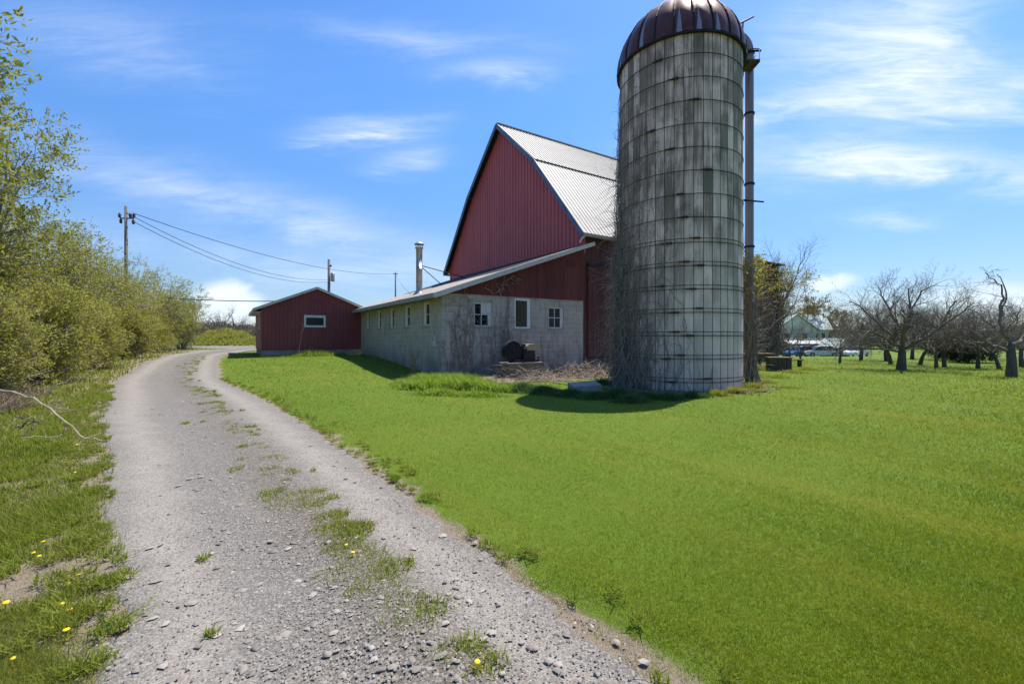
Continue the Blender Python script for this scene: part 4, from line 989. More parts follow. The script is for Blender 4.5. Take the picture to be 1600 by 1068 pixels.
vn = thing('silo_vine', 'bare brown climbing vine hanging thick on the left side of the silo', 'vine', (*SILO, 0))
rs = random.Random(5); k = MB(); k2 = MB()
for i in range(300):
    a_ = R(rs.gauss(194, 22)) if i < 250 else R(rs.uniform(160, 186)); h = rs.uniform(4, 9.3) if i >= 250 else min(9.6, max(.8, rs.expovariate(1 / 3.6) + .6))
    if a_ > R(245): h = min(h, 2.6 * rs.random() + .8)
    if a_ < R(150): h *= .8
    z = -.05; q = []; lay = .03 + rs.random() ** 2 * (.55 if a_ < R(222) and h < 6.5 else .16)
    while z < h:
        r_ = SR + .012 + lay * min(1, (h - z + .6) / 3.0) * (.45 + .55 * rs.random()); q.append((r_ * math.cos(a_), r_ * math.sin(a_), z)); a_ += rs.gauss(0, .055); z += rs.uniform(.12, .38)
    if len(q) > 2:
        r0 = rs.uniform(.006, .014); k.tube(q, [r0 * (1 - .75 * j / len(q)) for j in range(len(q))], 3, False)
        for j in range(int(h * 1.5)):
            p = Vector(q[rs.randrange(len(q))]); e = Vector((p.x, p.y, 0)).normalized(); d = (Vector((-e.y, e.x, 0)) * rs.choice((-1, 1)) * rs.uniform(.4, 1) + e * rs.uniform(0, .25) + Vector((0, 0, rs.uniform(-.9, .7)))).normalized()
            s2, _ = strand(rs, p, d, rs.uniform(.12, .5), 3, .35, -.1)
            s2 = [Vector((v_.x, v_.y, v_.z)) if math.hypot(v_.x, v_.y) > SR + .012 else Vector((v_.x, v_.y, 0)).normalized() * (SR + .014) + Vector((0, 0, v_.z)) for v_ in s2]
            k.tube(s2, [.006, .005, .004, .003], 3, False)
# tangle bridging from the silo to the barn wall, and pale twigs in the gap, sunlight painted into their colour
for i in range(240):
    a_ = R(rs.gauss(183, 13)); z0_ = rs.choice((rs.uniform(.3, 3.5), rs.uniform(3.6, 6.6))); p = Vector(((SR + .1) * math.cos(a_), (SR + .1) * math.sin(a_), z0_))
    e = Vector((math.cos(a_), math.sin(a_), 0)); s2, _ = strand(rs, p, e * rs.uniform(.3, 1) + Vector((0, 0, rs.uniform(-.9, .6))), rs.uniform(.4, 1.15), 6, .33, -.12); k.tube(s2, [.008 - .0009 * j for j in range(7)], 3, False)
k.build('stems', M['vine'], vn, uv=False)
for i in range(42):
    a_ = R(rs.gauss(186, 8)); z0_ = rs.uniform(1.2, 4.2); p = Vector(((SR + .35) * math.cos(a_), (SR + .35) * math.sin(a_), z0_)); s2, _ = strand(rs, p, (rs.gauss(-.3, .4), rs.gauss(0, .4), rs.gauss(-.3, .5)), rs.uniform(.2, .5), 5, .5, -.1); k2.tube(s2, [.014, .014, .012, .01, .008, .006], 4, False)
k2.build('pale_stems', M['vine_pale'], vn, uv=False)['kind'] = 'stuff'

cv = thing('wall_vine', 'bare climbing vine spread over the left end of the block gable wall', 'vine', B0, BRZ)
rs = random.Random(15); k = MB(); k2 = MB()
def climb(u0_, h, r0, lean, kids):
    q = [(u0_, -.03, -.05)]; u = u0_; z = 0
    while z < h: z += .16; u += lean * .16 + rs.gauss(0, .035); q.append((u, -.025 - .015 * rs.random(), z))
    k.tube(q, [r0 * (1 - .7 * j / len(q)) for j in range(len(q))], 4, False)
    for j in range(kids):
        p = q[rs.randrange(2, len(q))]; c = [p]; ang = rs.uniform(.3, 1.2) * rs.choice((-1, 1))
        for s_ in range(rs.randrange(4, 11)): ang += rs.gauss(0, .28); c.append((c[-1][0] + .11 * math.sin(ang), -.022 - .015 * rs.random(), min(c[-1][2] + .11 * math.cos(ang), 3.1)))
        k.tube(c, [r0 * .4 * (1 - .6 * i / len(c)) for i in range(len(c))], 3, False)
for a in ((.35, 2.2, .018, .05, 7), (.5, 2.9, .02, .06, 8), (.95, 2.6, .02, .12, 8), (1.25, 3.0, .016, -.05, 7), (.75, 3.0, .028, .10, 12), (.85, 1.9, .016, -.18, 5), (.55, 1.4, .014, -.1, 5), (1.15, 1.3, .014, .05, 4), (2.75, 3.1, .02, -.02, 9), (2.55, 2.8, .016, .06, 7), (3.0, 2.9, .014, -.06, 6), (3.35, 1.9, .012, .1, 4), (1.6, 1.4, .012, .1, 4), (2.1, 1.7, .012, .1, 4), (4.75, 1.5, .012, 0, 3), (5.9, 1.4, .010, .03, 3), (5.05, 1.9, .010, .0, 3), (6.7, 1.8, .01, 0, 2)): climb(*a)
for i in range(22): climb(rs.choice((rs.uniform(.1, 1.6), rs.uniform(.1, 3.6), rs.uniform(2.2, 3.3))), rs.uniform(.9, 3.1), rs.uniform(.009, .02), rs.gauss(0, .1), 5)
k.build('stems', M['vine'], cv, uv=False)
for u_, z_, n_ in ((1.0, 3.3, 3), (2.5, 3.45, 9), (2.75, 3.7, 8), (3.2, 3.95, 6), (1.75, 3.4, 2)):  # twig tips paler than the stems, sunlight painted into their colour
    for j in range(n_):
        p = Vector((u_ + rs.gauss(0, .1), -.10, z_ + rs.gauss(0, .12))); s2, _ = strand(rs, p, (rs.gauss(.2, .8), -.08 * rs.random(), rs.gauss(-.1, .7)), rs.uniform(.25, .6), 6, .4, -.06)
        s2 = [Vector((v_.x, min(v_.y, -.06), v_.z)) for v_ in s2]; k2.tube(s2, [.013, .012, .011, .010, .008, .007, .005], 4, False)
for j in range(5): s2, _ = strand(rs, (-.08, -.08, 1.35), (rs.gauss(0, 1), rs.gauss(-.3, .3), rs.gauss(.2, .8)), .3, 4, .4, 0); k2.tube(s2, .008, 4, False)
k2.build('pale_twigs', M['vine_pale'], cv, uv=False)['kind'] = 'stuff'
# ------------------------------------------------------------------ utility poles and wires
def pole(px, d, top, label, r=.14, arms=0, transformer=False):
    X = (px - 800) / FPX * d; zb = tz(X, d); t = thing('utility_pole', label, 'utility pole', (X, d, zb), 0, 'utility poles'); h = top - zb
    MB().tube([(0, 0, -.3), (0, 0, h * .5), (0, 0, h)], [r, r * .88, r * .72], 10).build('shaft', M['pole'], t, True)
    if arms:
        k = MB(); k.bar((-.34, -.02, h - .75), (.48, -.02, h - .75), .06, .07, (0, 0, 1)); k.bar((.0, -.03, h - .35), (.42, -.03, h - .73), .04, .05); k.build('crossarm', M['pole'], t)
        for q, zz in ((-.38, -.55), (.28, -.55), (.50, -.55), (-.30, -.9), (.46, -.95)):
            MB().lathe([(0, -.16), (.05, -.16), (.09, -.06), (.05, -.03), (.10, .04), (.05, .08), (.02, .16), (0, .17)], 10, (q, -.02, h + zz)).build('insulator', M['ceramic'], t, True)
    if transformer:
        MB().lathe([(0, -.5), (.2, -.5), (.22, -.45), (.22, .4), (.17, .47), (0, .48)], 12, (.42, 0, h - 2.0)).build('transformer', M['flue'], t, True)
        MB().bar((-.12, -.05, h - .75), (.32, -.05, h - .75), .08, .2).build('bracket', M['dark_iron'], t)
    return Vector((X, d, top))
p1 = pole(197, 27.0, EYE + 204 * 27.0 / FPX, 'tallest grey utility pole with insulators behind the hedge trees', .11, 1)
p2 = pole(514, 50, EYE + 121 * 50 / FPX, 'grey utility pole with a transformer behind the red shed roof', .19, 0, True)
p3 = pole(618, 62, EYE + 101 * 62 / FPX, 'slim utility pole standing farthest, left of the metal flue', .13)
MB().bar((-.35, 0, p3.z - tz(p3.x, p3.y) - .25), (.35, 0, p3.z - tz(p3.x, p3.y) - .25), .09, .09).build('crossarm', M['pole'], [o for o in COL.objects if o.name.startswith('utility_pole')][-1])
def wire(a, b, sag, label, r=.012, n=28):
    a, b = Vector(a), Vector(b); k = MB(); k.tube([a.lerp(b, i / n) - Vector((0, 0, sag * 4 * (i / n) * (1 - i / n))) for i in range(n + 1)], r, 4)
    tag(k.build('power_line', M['wire'], uv=False), label, 'power line', 'overhead power lines')
wire(p1 + Vector((.50, 0, -.45)), p3 + Vector((0, 0, -.2)), 1.15, 'uppermost long sagging power line from the tall pole to the slim pole', .022)
wire(p1 + Vector((.28, 0, -.55)), p2 + Vector((-.2, 0, -2.3)), 1.15, 'middle power line sagging from the tall pole to the transformer pole', .018)
wire(p1 + Vector((.46, 0, -.95)), p2 + Vector((-.2, 0, -2.55)), 1.2, 'lowest power line sagging from the tall pole to the transformer pole', .018)
wire((-25.0, 31, EYE + 62 * 31 / FPX), bw(-3.0, SV + 6.15, 4.05), .12, 'thick dark cable from the hedge to the red shed roof', .035)
wire(p3 + Vector((.1, 0, -.3)), bw(1.0, 6.0, 3.65), .3, 'thin service wire from the slim pole to the stable roof', .010)

g = np.random.default_rng(60); n = 9000; r_ = np.sqrt(g.random(n)) * .97; a_ = g.uniform(0, 6.28, n); X = -36.2 + 4.8 * r_ * np.cos(a_); Y = 56 + 4.5 * r_ * np.sin(a_)
MOUND = (X, Y, 1.9 * (1 - r_ ** 1.6) + .2 * np.sin(r_ * 16.8 + a_ * 2) * (1 - r_) - .06)
# ------------------------------------------------------------------ farmhouse, cars and tarps far right
M['pale_green'] = plain('pale_green_siding', (.62, .63, .55), (.54, .55, .48), 2, .7)
M['pale_roof'] = plain('pale_green_metal_roof', (.44, .50, .44), (.37, .42, .37), 2, .5)
hx = (1256 - 800) / FPX * 96; fh = thing('farmhouse', 'distant pale green farmhouse with steep gable and dormer', 'house', (hx, 96, tz(hx, 96) - .1), R(-12))
k = MB(); f_ = fn_gable(); k.prism([(-5.2, 0), (2.4, 0), (2.4, 5.2), (-1.4, 8.3), (-5.2, 5.2)], f_, 0, -10); k.box(2.4, 5.6, 2, 9, 0, 5.0); k.build('wall', M['pale_green'], fh)
k = MB(); slab(k, [(-5.8, 4.8), (-1.4, 8.4), (3.0, 4.8)], -.5, 10.4, .15, 'y'); rf = k.build('roof', M['pale_roof'], fh)
k = MB(); slab(k, [(1.8, 7.2), (5.5, 8.5), (9.2, 5.0)], .0, .1, .1, 'y') if False else slab(k, [(1.7, 5.0), (5.6, 8.5), (9.4, 4.9)], 2.4, 6.4, .15, 'x'); k.build('cross_roof', M['pale_roof'], fh)
k = MB(); k.prism([(2.2, 4.9), (9.0, 4.9), (5.6, 8.3)], lambda a_, d_, z: (2.4 + d_, a_, z), 0, 3.2); k.build('cross_gable', M['pale_green'], fh)
for q in (-3.4, .2):
    w_ = MB(); fbox(w_, f_, q - .55, q + .55, .06, 0, 2.6, 4.4); fr = w_.build('window', M['white_paint'], fh); w_ = MB(); fbox(w_, f_, q - .45, q + .45, .08, .05, 2.7, 4.3); w_.build('pane', M['glass'], fr)
for q in (3.2, 4.6):
    w_ = MB(); w_.box(q - .4, q + .4, 1.92, 1.995, 2.7, 4.4); fr = w_.build('window', M['white_paint'], fh); w_ = MB(); w_.box(q - .3, q + .3, 1.89, 1.91, 2.8, 4.3); w_.build('pane', M['glass'], fr)
hx = (1272 - 800) / FPX * 84; g_ = thing('garage', 'low grey garage with pale flat roof in front of the farmhouse', 'garage', (hx, 84, tz(hx, 84) - .1), R(-8))
MB().box(-3.6, 2.8, 0, 6, 0, 3.0).build('wall', plain('grey_green_garage_wall', (.24, .25, .21), (.19, .20, .17), 2, .8), g_); k = MB(); k.box(-4.2, 3.3, -.5, 6.5, 3.0, 3.25); k.build('roof', M['pale_green'], g_)
w_ = MB(); w_.box(-2.9, 1.4, -.06, -.005, 0, 2.3); w_.build('garage_door', plain('dull_garage_door', (.30, .30, .27), None, 3, .7), g_)
hx = (1278 - 800) / FPX * 70; g_ = thing('carport', 'long low carport with white sheet roof above the parked cars', 'carport', (hx, 70, tz(hx, 70) - .05), R(-6))
k = MB(); k.box(-4.4, 3.6, -.4, 4, 1.95, 2.1); slab(k, [(-.4, 2.1), (1.8, 2.6), (4.0, 2.1)], -4.4, 3.6, .05, 'x'); k.build('roof', M['white_paint'], g_)
for q in ((-4.2, -.2), (-1.5, -.2), (1.1, -.2), (3.4, -.2), (-4.2, 3.8), (3.4, 3.8)): MB().box(q[0] - .06, q[0] + .06, q[1] - .06, q[1] + .06, 0, 1.94).build('post', M['white_paint'], g_)
MB().box(-4.2, 3.4, 3.87, 3.95, .1, 1.9).build('back_wall', plain('carport_back', (.22, .23, .20), None, 2, .8), g_)
hx = (1318 - 800) / FPX * 66; g_ = thing('garden_shed', 'small shed with pale green pitched roof beside the parked cars', 'shed', (hx, 66, tz(hx, 66) - .05), R(20))
MB().box(-1.4, 1.4, 0, 2.6, 0, 1.5).build('wall', plain('shed_grey_wall', (.18, .18, .17), (.13, .13, .12), 3, .8), g_); k = MB(); slab(k, [(-1.7, 1.3), (0, 2.75), (1.7, 1.3)], -.3, 2.9, .07, 'y'); k.build('roof', M['pale_roof'], g_)
k = MB(); k.prism([(-1.4, 1.5), (1.4, 1.5), (0, 2.65)], f_, -.002, -2.5); k.build('gable', M['pale_green'], g_); MB().box(-.5, .5, -.05, -.004, 0, 1.4).build('door', M['dark_iron'], g_)
def car(px, d, rz, colr, label, van=0):
    X = (px - 800) / FPX * d; t = thing('parked_car', label, 'car', (X, d, tz(X, d)), R(rz), 'cars parked by the farmhouse')
    pm = G('car_paint'); pm.col(colr); pm.rough(.3); pm.b.inputs['Coat Weight'].default_value = .5
    body = [(-2.15, .30), (2.15, .30), (2.2, .62), (2.0, .80), (1.0, .92), (-1.6, .95), (-2.15, .85)]; cab = [(1.15, .90), (.45, 1.42), (-1.15, 1.45), (-1.95, .92)]
    P = lambda a, q, z: (a, q, z); MB().prism(body, P, -.86, .86).build('body', pm.m, t); k = MB()
    k.prism(cab, P, -.74, .74); k.build('cabin', M['glass'], t); MB().prism([(.45, 1.41), (-1.15, 1.44), (-1.25, 1.50), (.38, 1.48)], P, -.70, .70).build('roof', pm.m, t)
    for a_ in (-1.35, 1.35):
        for b_ in (-.80, .80):
            k = MB(); k.tube([(a_, b_ - .1, .32), (a_, b_ + .1, .32)], .32, 14); wl_ = k.build('wheel', M['dark_iron'], t); k = MB(); k.tube([(a_, b_ - .115, .32), (a_, b_ + .115, .32)], .18, 10); k.build('rim', M['flue'], wl_)
    for b_ in (-.6, .6): MB().box(2.17, 2.215, b_ - .18, b_ + .18, .60, .72).build('headlight', M['white_fresh'], t)
car(1249, 61, 200, (.03, .09, .28), 'blue car parked at the left of the row by the farmhouse')
car(1281, 60, 172, (.55, .56, .60), 'silver grey car parked in the middle of the row by the farmhouse')
car(1338, 62, 215, (.70, .71, .74), 'white car parked at the right of the row by the farmhouse')
# junk and fence beyond the yard on the left
fx = thing('rail_fence', 'grey wooden rail fence with dark boards beyond the gravel yard', 'fence', (-31, 58, tz(-31, 58)))
for i in range(6): MB().box(-.2 + i * 1.7 - .07, -.2 + i * 1.7 + .07, -.07, .07, -.2, 1.35).build('post', M['pole'], fx)
for z in (.55, 1.0): MB().box(-.3, 8.6, -.11, -.075, z - .07, z + .07).build('rail', M['old_wood'], fx)
ht = thing('hay_trailer', 'low dark flatbed wagon parked beyond the rail fence', 'wagon', (-32.0, 63, tz(-32, 63)), R(8))
MB().box(-3.2, 3.2, -1.1, 1.1, 1.25, 1.5).build('bed', M['dark_wood'], ht); MB().box(2.9, 3.1, -1.1, 1.1, 1.51, 2.2).build('headboard', M['dark_wood'], ht)
for a_ in (-2.2, 2.2):
    for b_ in (-.95, .95): MB().tube([(a_, b_ - .1, .55), (a_, b_ + .1, .55)], .55, 14).build('wheel', M['dark_iron'], ht)
    MB().tube([(a_, -.85, .55), (a_, .85, .55)], .06, 6).bar((a_, 0, .56), (a_, 0, 1.25), .3, .2, (1, 0, 0)).build('axle', M['dark_iron'], ht)

# ------------------------------------------------------------------ table, crate, pump, slab, brush
X, Y = at(1203, 578); tb = thing('garden_table', 'weathered low wooden table against the annex wall', 'table', (X - .1, Y + 1.2, tz(X, Y) - .02), R(20))
k = MB()
for i in range(5): k.box(-1.0, 1.0, -.40 + i * .165, -.40 + i * .165 + .155, .70, .745)
k.build('tabletop', M['old_wood'], tb)
for a_ in (-.8, .8):
    for b_ in (-.30, .32): MB().bar((a_, b_, 0), (a_ * .92, b_, .699), .09, .09, (1, 0, 0)).build('leg', M['dark_wood'], tb)
    MB().box(a_ - .05, a_ + .05, -.25, .27, .60, .698).build('crossbar', M['dark_wood'], tb)
X, Y = at(1216, 579); cr = thing('wooden_crate', 'dark old slatted wooden crate standing in front of the weathered table', 'crate', (X, Y, tz(X, Y)), R(-18))
for i in range(5): q = -.40 + i * .165; MB().box(q, q + .145, -.34, -.31, .02, .58).build('slat', M['dark_wood'], cr); MB().box(q, q + .145, .31, .34, .02, .58).build('slat', M['dark_wood'], cr)
for i in range(4): q = -.30 + i * .155; MB().box(-.43, -.40, q, q + .135, .02, .58).build('slat', M['dark_wood'], cr); MB().box(.425, .455, q, q + .135, .02, .58).build('slat', M['dark_wood'], cr)
k = MB()
for i in range(4): k.box(-.46, .48, -.36 + i * .185, -.36 + i * .185 + .17, .585, .62)
k.build('lid', M['old_wood'], cr)
k = MB(); [k.box(a_ - .03, a_ + .03, b_ - .03, b_ + .03, 0, .58) for a_ in (-.36, .385) for b_ in (-.27, .27)]; k.build('corner_post', M['dark_wood'], cr)
X, Y = at(1243, 574); bn = thing('garden_bench', 'low pale plank bench in the grass right of the crate', 'bench', (X + .2, Y + .6, tz(X, Y)), R(10))
MB().box(-.6, .6, -.14, .14, .34, .38).build('seat', M['old_wood'], bn)
for a_ in (-.45, .45): MB().box(a_ - .03, a_ + .03, -.12, .12, 0, .339).build('leg', M['dark_wood'], bn)

# old engine pump on a block plinth by the gable wall (building frame)
pl = thing('concrete_plinth', 'low mossy concrete plinth carrying the old pump by the gable wall', 'plinth', bw(2.75, -1.25, 0), BRZ)
k = MB(); k.box(-.75, .75, -.32, .32, -.1, .52); o = k.build('plinth_block', plain('mossy_concrete', (.24, .21, .13), (.13, .12, .07), 4, .95, 0, .5), pl)
MB().box(-.80, .80, -.36, .36, .521, .57).build('plinth_cap', M['concrete'], pl)
pu = thing('old_pump', 'rusted old engine pump with dark wheel and tan sheet cover on the plinth', 'pump', bw(2.75, -1.25, .571), BRZ)
MB().box(-.45, .70, -.22, .22, 0, .10).build('base_frame', M['dark_iron'], pu)
k = MB(); k.tube([(-.42, -.12, .42), (-.42, .12, .42)], .40, 22); k.tube([(-.42, -.2, .42), (-.42, .2, .42)], .07, 8); k.tube([(-.42, -.14, .42), (-.42, -.121, .42)], .30, 20); k.build('flywheel', M['dark_iron'], pu)
k = MB(); k.box(.02, .55, -.17, .17, .10, .44); k.lathe([(0, 0), (.09, 0), (.09, .26), (0, .26)], 10, (.12, 0, .44)); k.tube([(.05, -.2, .30), (.05, -.30, .30), (.05, -.30, .55), (-.10, -.30, .55)], .025, 6); k.tube([(.55, 0, .2), (.82, 0, .2), (.86, 0, -.2)], .035, 8); k.build('engine_block', M['hoop'], pu)
k = MB(); k.prism([(.10, .50), (.72, .50), (.68, .62), (.58, .70), (.22, .70), (.14, .62)], lambda a_, d_, z: (a_, d_, z), -.24, .24); k.build('sheet_cover', M['tan'], pu)
X, Y = at(916, 612); sl = MB(); sl.box(-.42, .42, -.28, .28, -.05, .17); o = sl.build('concrete_slab', M['concrete']); o.location = (X, Y + .3, .02); o.rotation_euler = (R(7), R(-3), R(12)); tag(o, 'pale concrete slab lying tilted in the weeds before the gable', 'slab')
bp = thing('brush_pile', 'brown heap of dead sticks and stems along the gable wall foot', 'brush pile', B0, BRZ)
rs = random.Random(31); k = MB()
for i in range(900):
    u, v = rs.uniform(1.8, 9.6), rs.gauss(-1.9, .95); z = rs.random() ** 2 * .42 * math.exp(-((v + 1.4) / 1.2) ** 2) + .03; d = rdir((1, 0, 0), rs.uniform(0, 3.1), rs); d.z *= .28
    s2, _ = strand(rs, (u, v, z), d.normalized(), rs.uniform(.3, 1.1), 4, .16, 0); s2 = [Vector((q.x, min(q.y, -.05), max(q.z, .015))) for q in s2]; k.tube(s2, [.012, .011, .009, .007, .004], 3, False)
k.build('sticks', M['vine'], bp, uv=False)
k = MB()
for i in range(90):
    u, v = rs.uniform(1.5, 8.8), rs.gauss(-1.5, .4); s2, _ = strand(rs, (u, v, .02), rdir((0, 0, 1), rs.uniform(.1, 1.2), rs), rs.uniform(.25, .65), 4, .3, -.05); k.tube([Vector((q.x, min(q.y, -.05), max(q.z, .01))) for q in s2], [.009, .008, .007, .006, .004], 3, False)
k.build('pale_stalks', M['vine_pale'], bp, uv=False)

# dead standing weed stalks
def stalks(x, y, h, n, label, seed, r=.012, mat='stalk'):
    rs = random.Random(seed); k = MB()
    for i in range(n):
        s2, _ = strand(rs, (rs.gauss(0, .07), rs.gauss(0, .07), -.05), (rs.gauss(0, .10), rs.gauss(0, .1), 1), h * rs.uniform(.6, 1.05), 7, .06, .02); k.tube(s2, [r * (1 - .1 * j) for j in range(8)], 4, False)
        for j in range(7): p, d = pt_on(s2, .3 + .7 * rs.random()); c, _ = strand(rs, p, rdir(d, .6, rs), rs.uniform(.1, .3), 3, .2, .05); k.tube(c, [.006, .005, .004, .003], 3, False)
    o = k.build('dead_stalk', M[mat], uv=False); o.location = (x, y, tz(x, y)); tag(o, label, 'weed', 'dead weed stalks')
X, Y = at(646, 591); stalks(X, Y, 1.15, 9, 'clump of brown dead weed stalks by the corner of the block stable', 1)
p = bw(-3.6, 11.9); stalks(p.x, p.y, 1.9, 1, 'single tall pale dead stalk leaning before the red shed wall', 2, .014, 'vine_pale')
p = bw(-.9, 6.3); stalks(p.x, p.y, .8, 2, 'short dead stalks in the shade under the stable windows', 3)
p = bw(-2.9, 11.9); stalks(p.x, p.y, .8, 2, 'pair of short dead stalks below the red shed window', 4, .012, 'vine_pale')

# low broken branch reaching over the verge from the hedge
br_ = thing('broken_branch', 'pale bare broken branch hanging low over the left grass verge', 'branch', (0, 0, 0)); rs = random.Random(8)
d0 = 6.2
def bp_(px, py, d): return Vector(((px - 800) / FPX * d, d, EYE + (HY - py) * d / FPX))
k = MB(); main = [bp_(-60, 602, 6.6), bp_(0, 609, 6.5), bp_(33, 616, 6.4), bp_(72, 634, 6.2), bp_(104, 660, 6.0), bp_(133, 685, 5.9), bp_(172, 688, 5.9)]
def fine(pts, gn=.012, m=4):
    q = [pts[0]]
    for i in range(len(pts) - 1):
        for j in range(1, m + 1): p = pts[i].lerp(pts[i + 1], j / m); q.append(p + Vector((rs.gauss(0, gn), rs.gauss(0, gn), rs.gauss(0, gn))) if j < m else p)
    return q
q = fine(main); k.tube(q, [.017 - .011 * i / len(q) for i in range(len(q))], 6)
for pts in ([bp_(33, 616, 6.4), bp_(62, 608, 6.4), bp_(92, 599, 6.5), bp_(133, 585, 6.7), bp_(158, 570, 6.9)], [bp_(74, 636, 6.2), bp_(110, 641, 6.2), bp_(150, 636, 6.3), bp_(168, 622, 6.4)], [bp_(74, 633, 6.2), bp_(98, 629, 6.3)], [bp_(104, 668, 6.0), bp_(90, 682, 5.9), bp_(55, 681, 5.8), bp_(30, 676, 5.8)], [bp_(133, 685, 5.9), bp_(155, 678, 6.0), bp_(168, 672, 6.0)]):
    q = fine(pts); k.tube(q, [.009 - .006 * i / len(q) for i in range(len(q))], 5)
    for j in range(4): p, dd = pt_on(q, rs.uniform(.4, 1)); c, _ = strand(rs, p, rdir(dd, .7, rs), rs.uniform(.05, .14), 3, .2, .05); k.tube(c, [.004, .003, .003, .002], 3, False)
k.build('limb', M['vine_pale'], br_, uv=False)
k = MB()
for px, py in ((35, 655), (52, 660), (62, 662), (35, 668), (50, 672)):
    for j in range(5): c, _ = strand(rs, bp_(px, py, 5.85), rdir((0, 0, 1), rs.uniform(0, 1.4), rs), rs.uniform(.04, .1), 3, .4, 0); k.tube(c, .006, 4, False)
k.build('twig_cluster', M['bark'], br_, uv=False)

# ------------------------------------------------------------------ grass blades, weeds, stones
def blades(name, X, Y, h, w, mat, lean=.55, kind=None, z0=0.0, wind=(0, 0)):
    g = np.random.default_rng(len(X)); n = len(X); Z = terr(X, Y) + z0; a_ = g.uniform(0, 2 * np.pi, n); b_ = g.uniform(0, 2 * np.pi, n); ln = np.abs(g.normal(0, lean, n)) * h
    tip = np.stack([X + np.cos(b_) * ln + wind[0] * h, Y + np.sin(b_) * ln + wind[1] * h, Z + h], -1); s_ = np.stack([np.cos(a_) * w, np.sin(a_) * w, np.zeros(n)], -1); base = np.stack([X, Y, Z - .01], -1)
    V = np.stack([base - s_, base + s_, tip], 1).reshape(-1, 3); return np_mesh(name, V, np.arange(n * 3).reshape(n, 3), mat)
def scr(n, seed, x0=-260, x1=1860, y0=533, y1=1200):
    g = np.random.default_rng(seed); px = g.uniform(x0, x1, n); py = g.uniform(y0, y1, n); k = (px - 800) / FPX; d = EYE * FPX / (py - HY)
    for _ in range(30): d = d * .5 + .5 * np.clip((EYE - terr(k * d, d)) * FPX / (py - HY), .9, 130)
    return k * d, d
def inside_buildings(X, Y):
    u, v = b_uv(X, Y); return ((u > -.05) & (u < 7.2) & (v > 0) & (v < 12.4)) | ((u > 7) & (u < 24.8) & (v > 0) & (v < 15)) | ((u > A0) & (u < .5) & (v > SV) & (v < SV + SD)) | (np.hypot(X - SILO[0], Y - SILO[1]) < SR + .02)
X, Y = map(np.concatenate, zip(scr(900000, 3), scr(560000, 33, 1860, 3900, 533, 1150), scr(120000, 34, -600, 2400, 1200, 1900))); g = np.random.default_rng(4)
dr = (X - xr(Y)) * .8; wb_ = wob(X, Y); wb2 = wob(X, Y, .35); u, v = b_uv(X, Y)
ok = (dr > 0) & (Y < 75) & ~inside_buildings(X, Y) & (g.random(len(X)) < sst(-.10, .40, dr + .16 * wb_ + .06 * wb2 + .20 * wob(X, Y, 2.7))) & ~((Y > 36) & (X < -5))
bz = ((u > -.2) & (u < 10)) & (v > -2.9 - 1.0 * sst(1.5, 3, u) + .5 * wb2) & (v < .5); ok &= ~(bz & (g.random(len(X)) < .93))  # lawn cleared so the litter strip reads dark, partly in place of shade
ds = np.hypot(X - SILO[0], Y - SILO[1]) - SR; ok &= ~((ds < .7 + .3 * wb_) & (g.random(len(X)) < .65))
X, Y = X[ok], Y[ok]; d = np.hypot(X, Y)
h = np.clip(.011 + d * .0019, .014, .060) * np.random.default_rng(5).uniform(.55, 1.45, len(X)) * (1 + .25 * wob(X, Y, .5)); w = np.clip(d * .00056, .0019, .014)
tag(blades('lawn_grass', X, Y, h, w, M['grass'], 1.5), 'short bright green mown lawn grass', 'grass', kind='stuff')
X, Y = scr(90000, 26, 300, 1400, 545, 1150); g = np.random.default_rng(27); dr = (X - xr(Y)) * .8; ok = (dr > -.08) & (Y < 30) & (g.random(len(X)) < .75 * sst(.62, .0, dr + .2 * wob(X, Y) + .1 * wob(X, Y, 2.7))); X, Y = X[ok], Y[ok]; d = np.hypot(X, Y)
tag(blades('track_edge_thatch', X, Y, g.uniform(.004, .020, len(X)), np.clip(d * .0007, .0016, .012), M['litter'], 2.8), 'straw coloured dead grass along the lawn edge of the track', 'ground cover', kind='stuff')
# left verge: patchy longer grass with bare gravelly soil between tufts
X, Y = map(np.concatenate, zip(scr(330000, 6, -500, 420), scr(150000, 36, -1700, -500, 540, 1150), scr(40000, 37, -1200, 420, 1200, 1900))); g = np.random.default_rng(8); dl = (xl(Y) - X) * .75
cov = sst(-.25, .45, wob(X, Y, .55) + .35 * wob(X, Y, 1.7) + .55 * sst(.4, 2.6, dl) + .30 + .35 * sst(3, 5, Y) + .35 * sst(5, 9, Y))
ok = (dl > -.12) & (Y < 38) & (g.random(len(X)) < cov * sst(-.12, .4, dl + .2 * wob(X, Y, 1.3)))
X, Y = X[ok], Y[ok]; d = np.hypot(X, Y); h = np.clip(.035 + d * .0030, .04, .13) * np.random.default_rng(9).uniform(.5, 1.6, len(X)) * (1 + .5 * wob(X, Y, 1.1)); w = np.clip(d * .00095, .0024, .03)
tag(blades('verge_grass', X, Y, np.maximum(h, .015), w, M['verge'], .9), 'patchy rough grass on the left verge under the hedge', 'grass', kind='stuff')
X, Y = scr(60000, 16, -500, 420, 560, 1200); g = np.random.default_rng(18); dl = (xl(Y) - X) * .75; ok = (dl > -.25) & (Y < 14) & (g.random(len(X)) < .8 * sst(.9, -.2, wob(X, Y, .55) + .3 * wob(X, Y, 1.9))); X, Y = X[ok], Y[ok]; d = np.hypot(X, Y)
tag(blades('verge_litter', X, Y, g.uniform(.004, .016, len(X)), np.clip(d * .0008, .002, .012), M['litter'], 3.2), 'dry straw and leaf litter on the bare patches of the left verge', 'ground cover', kind='stuff')
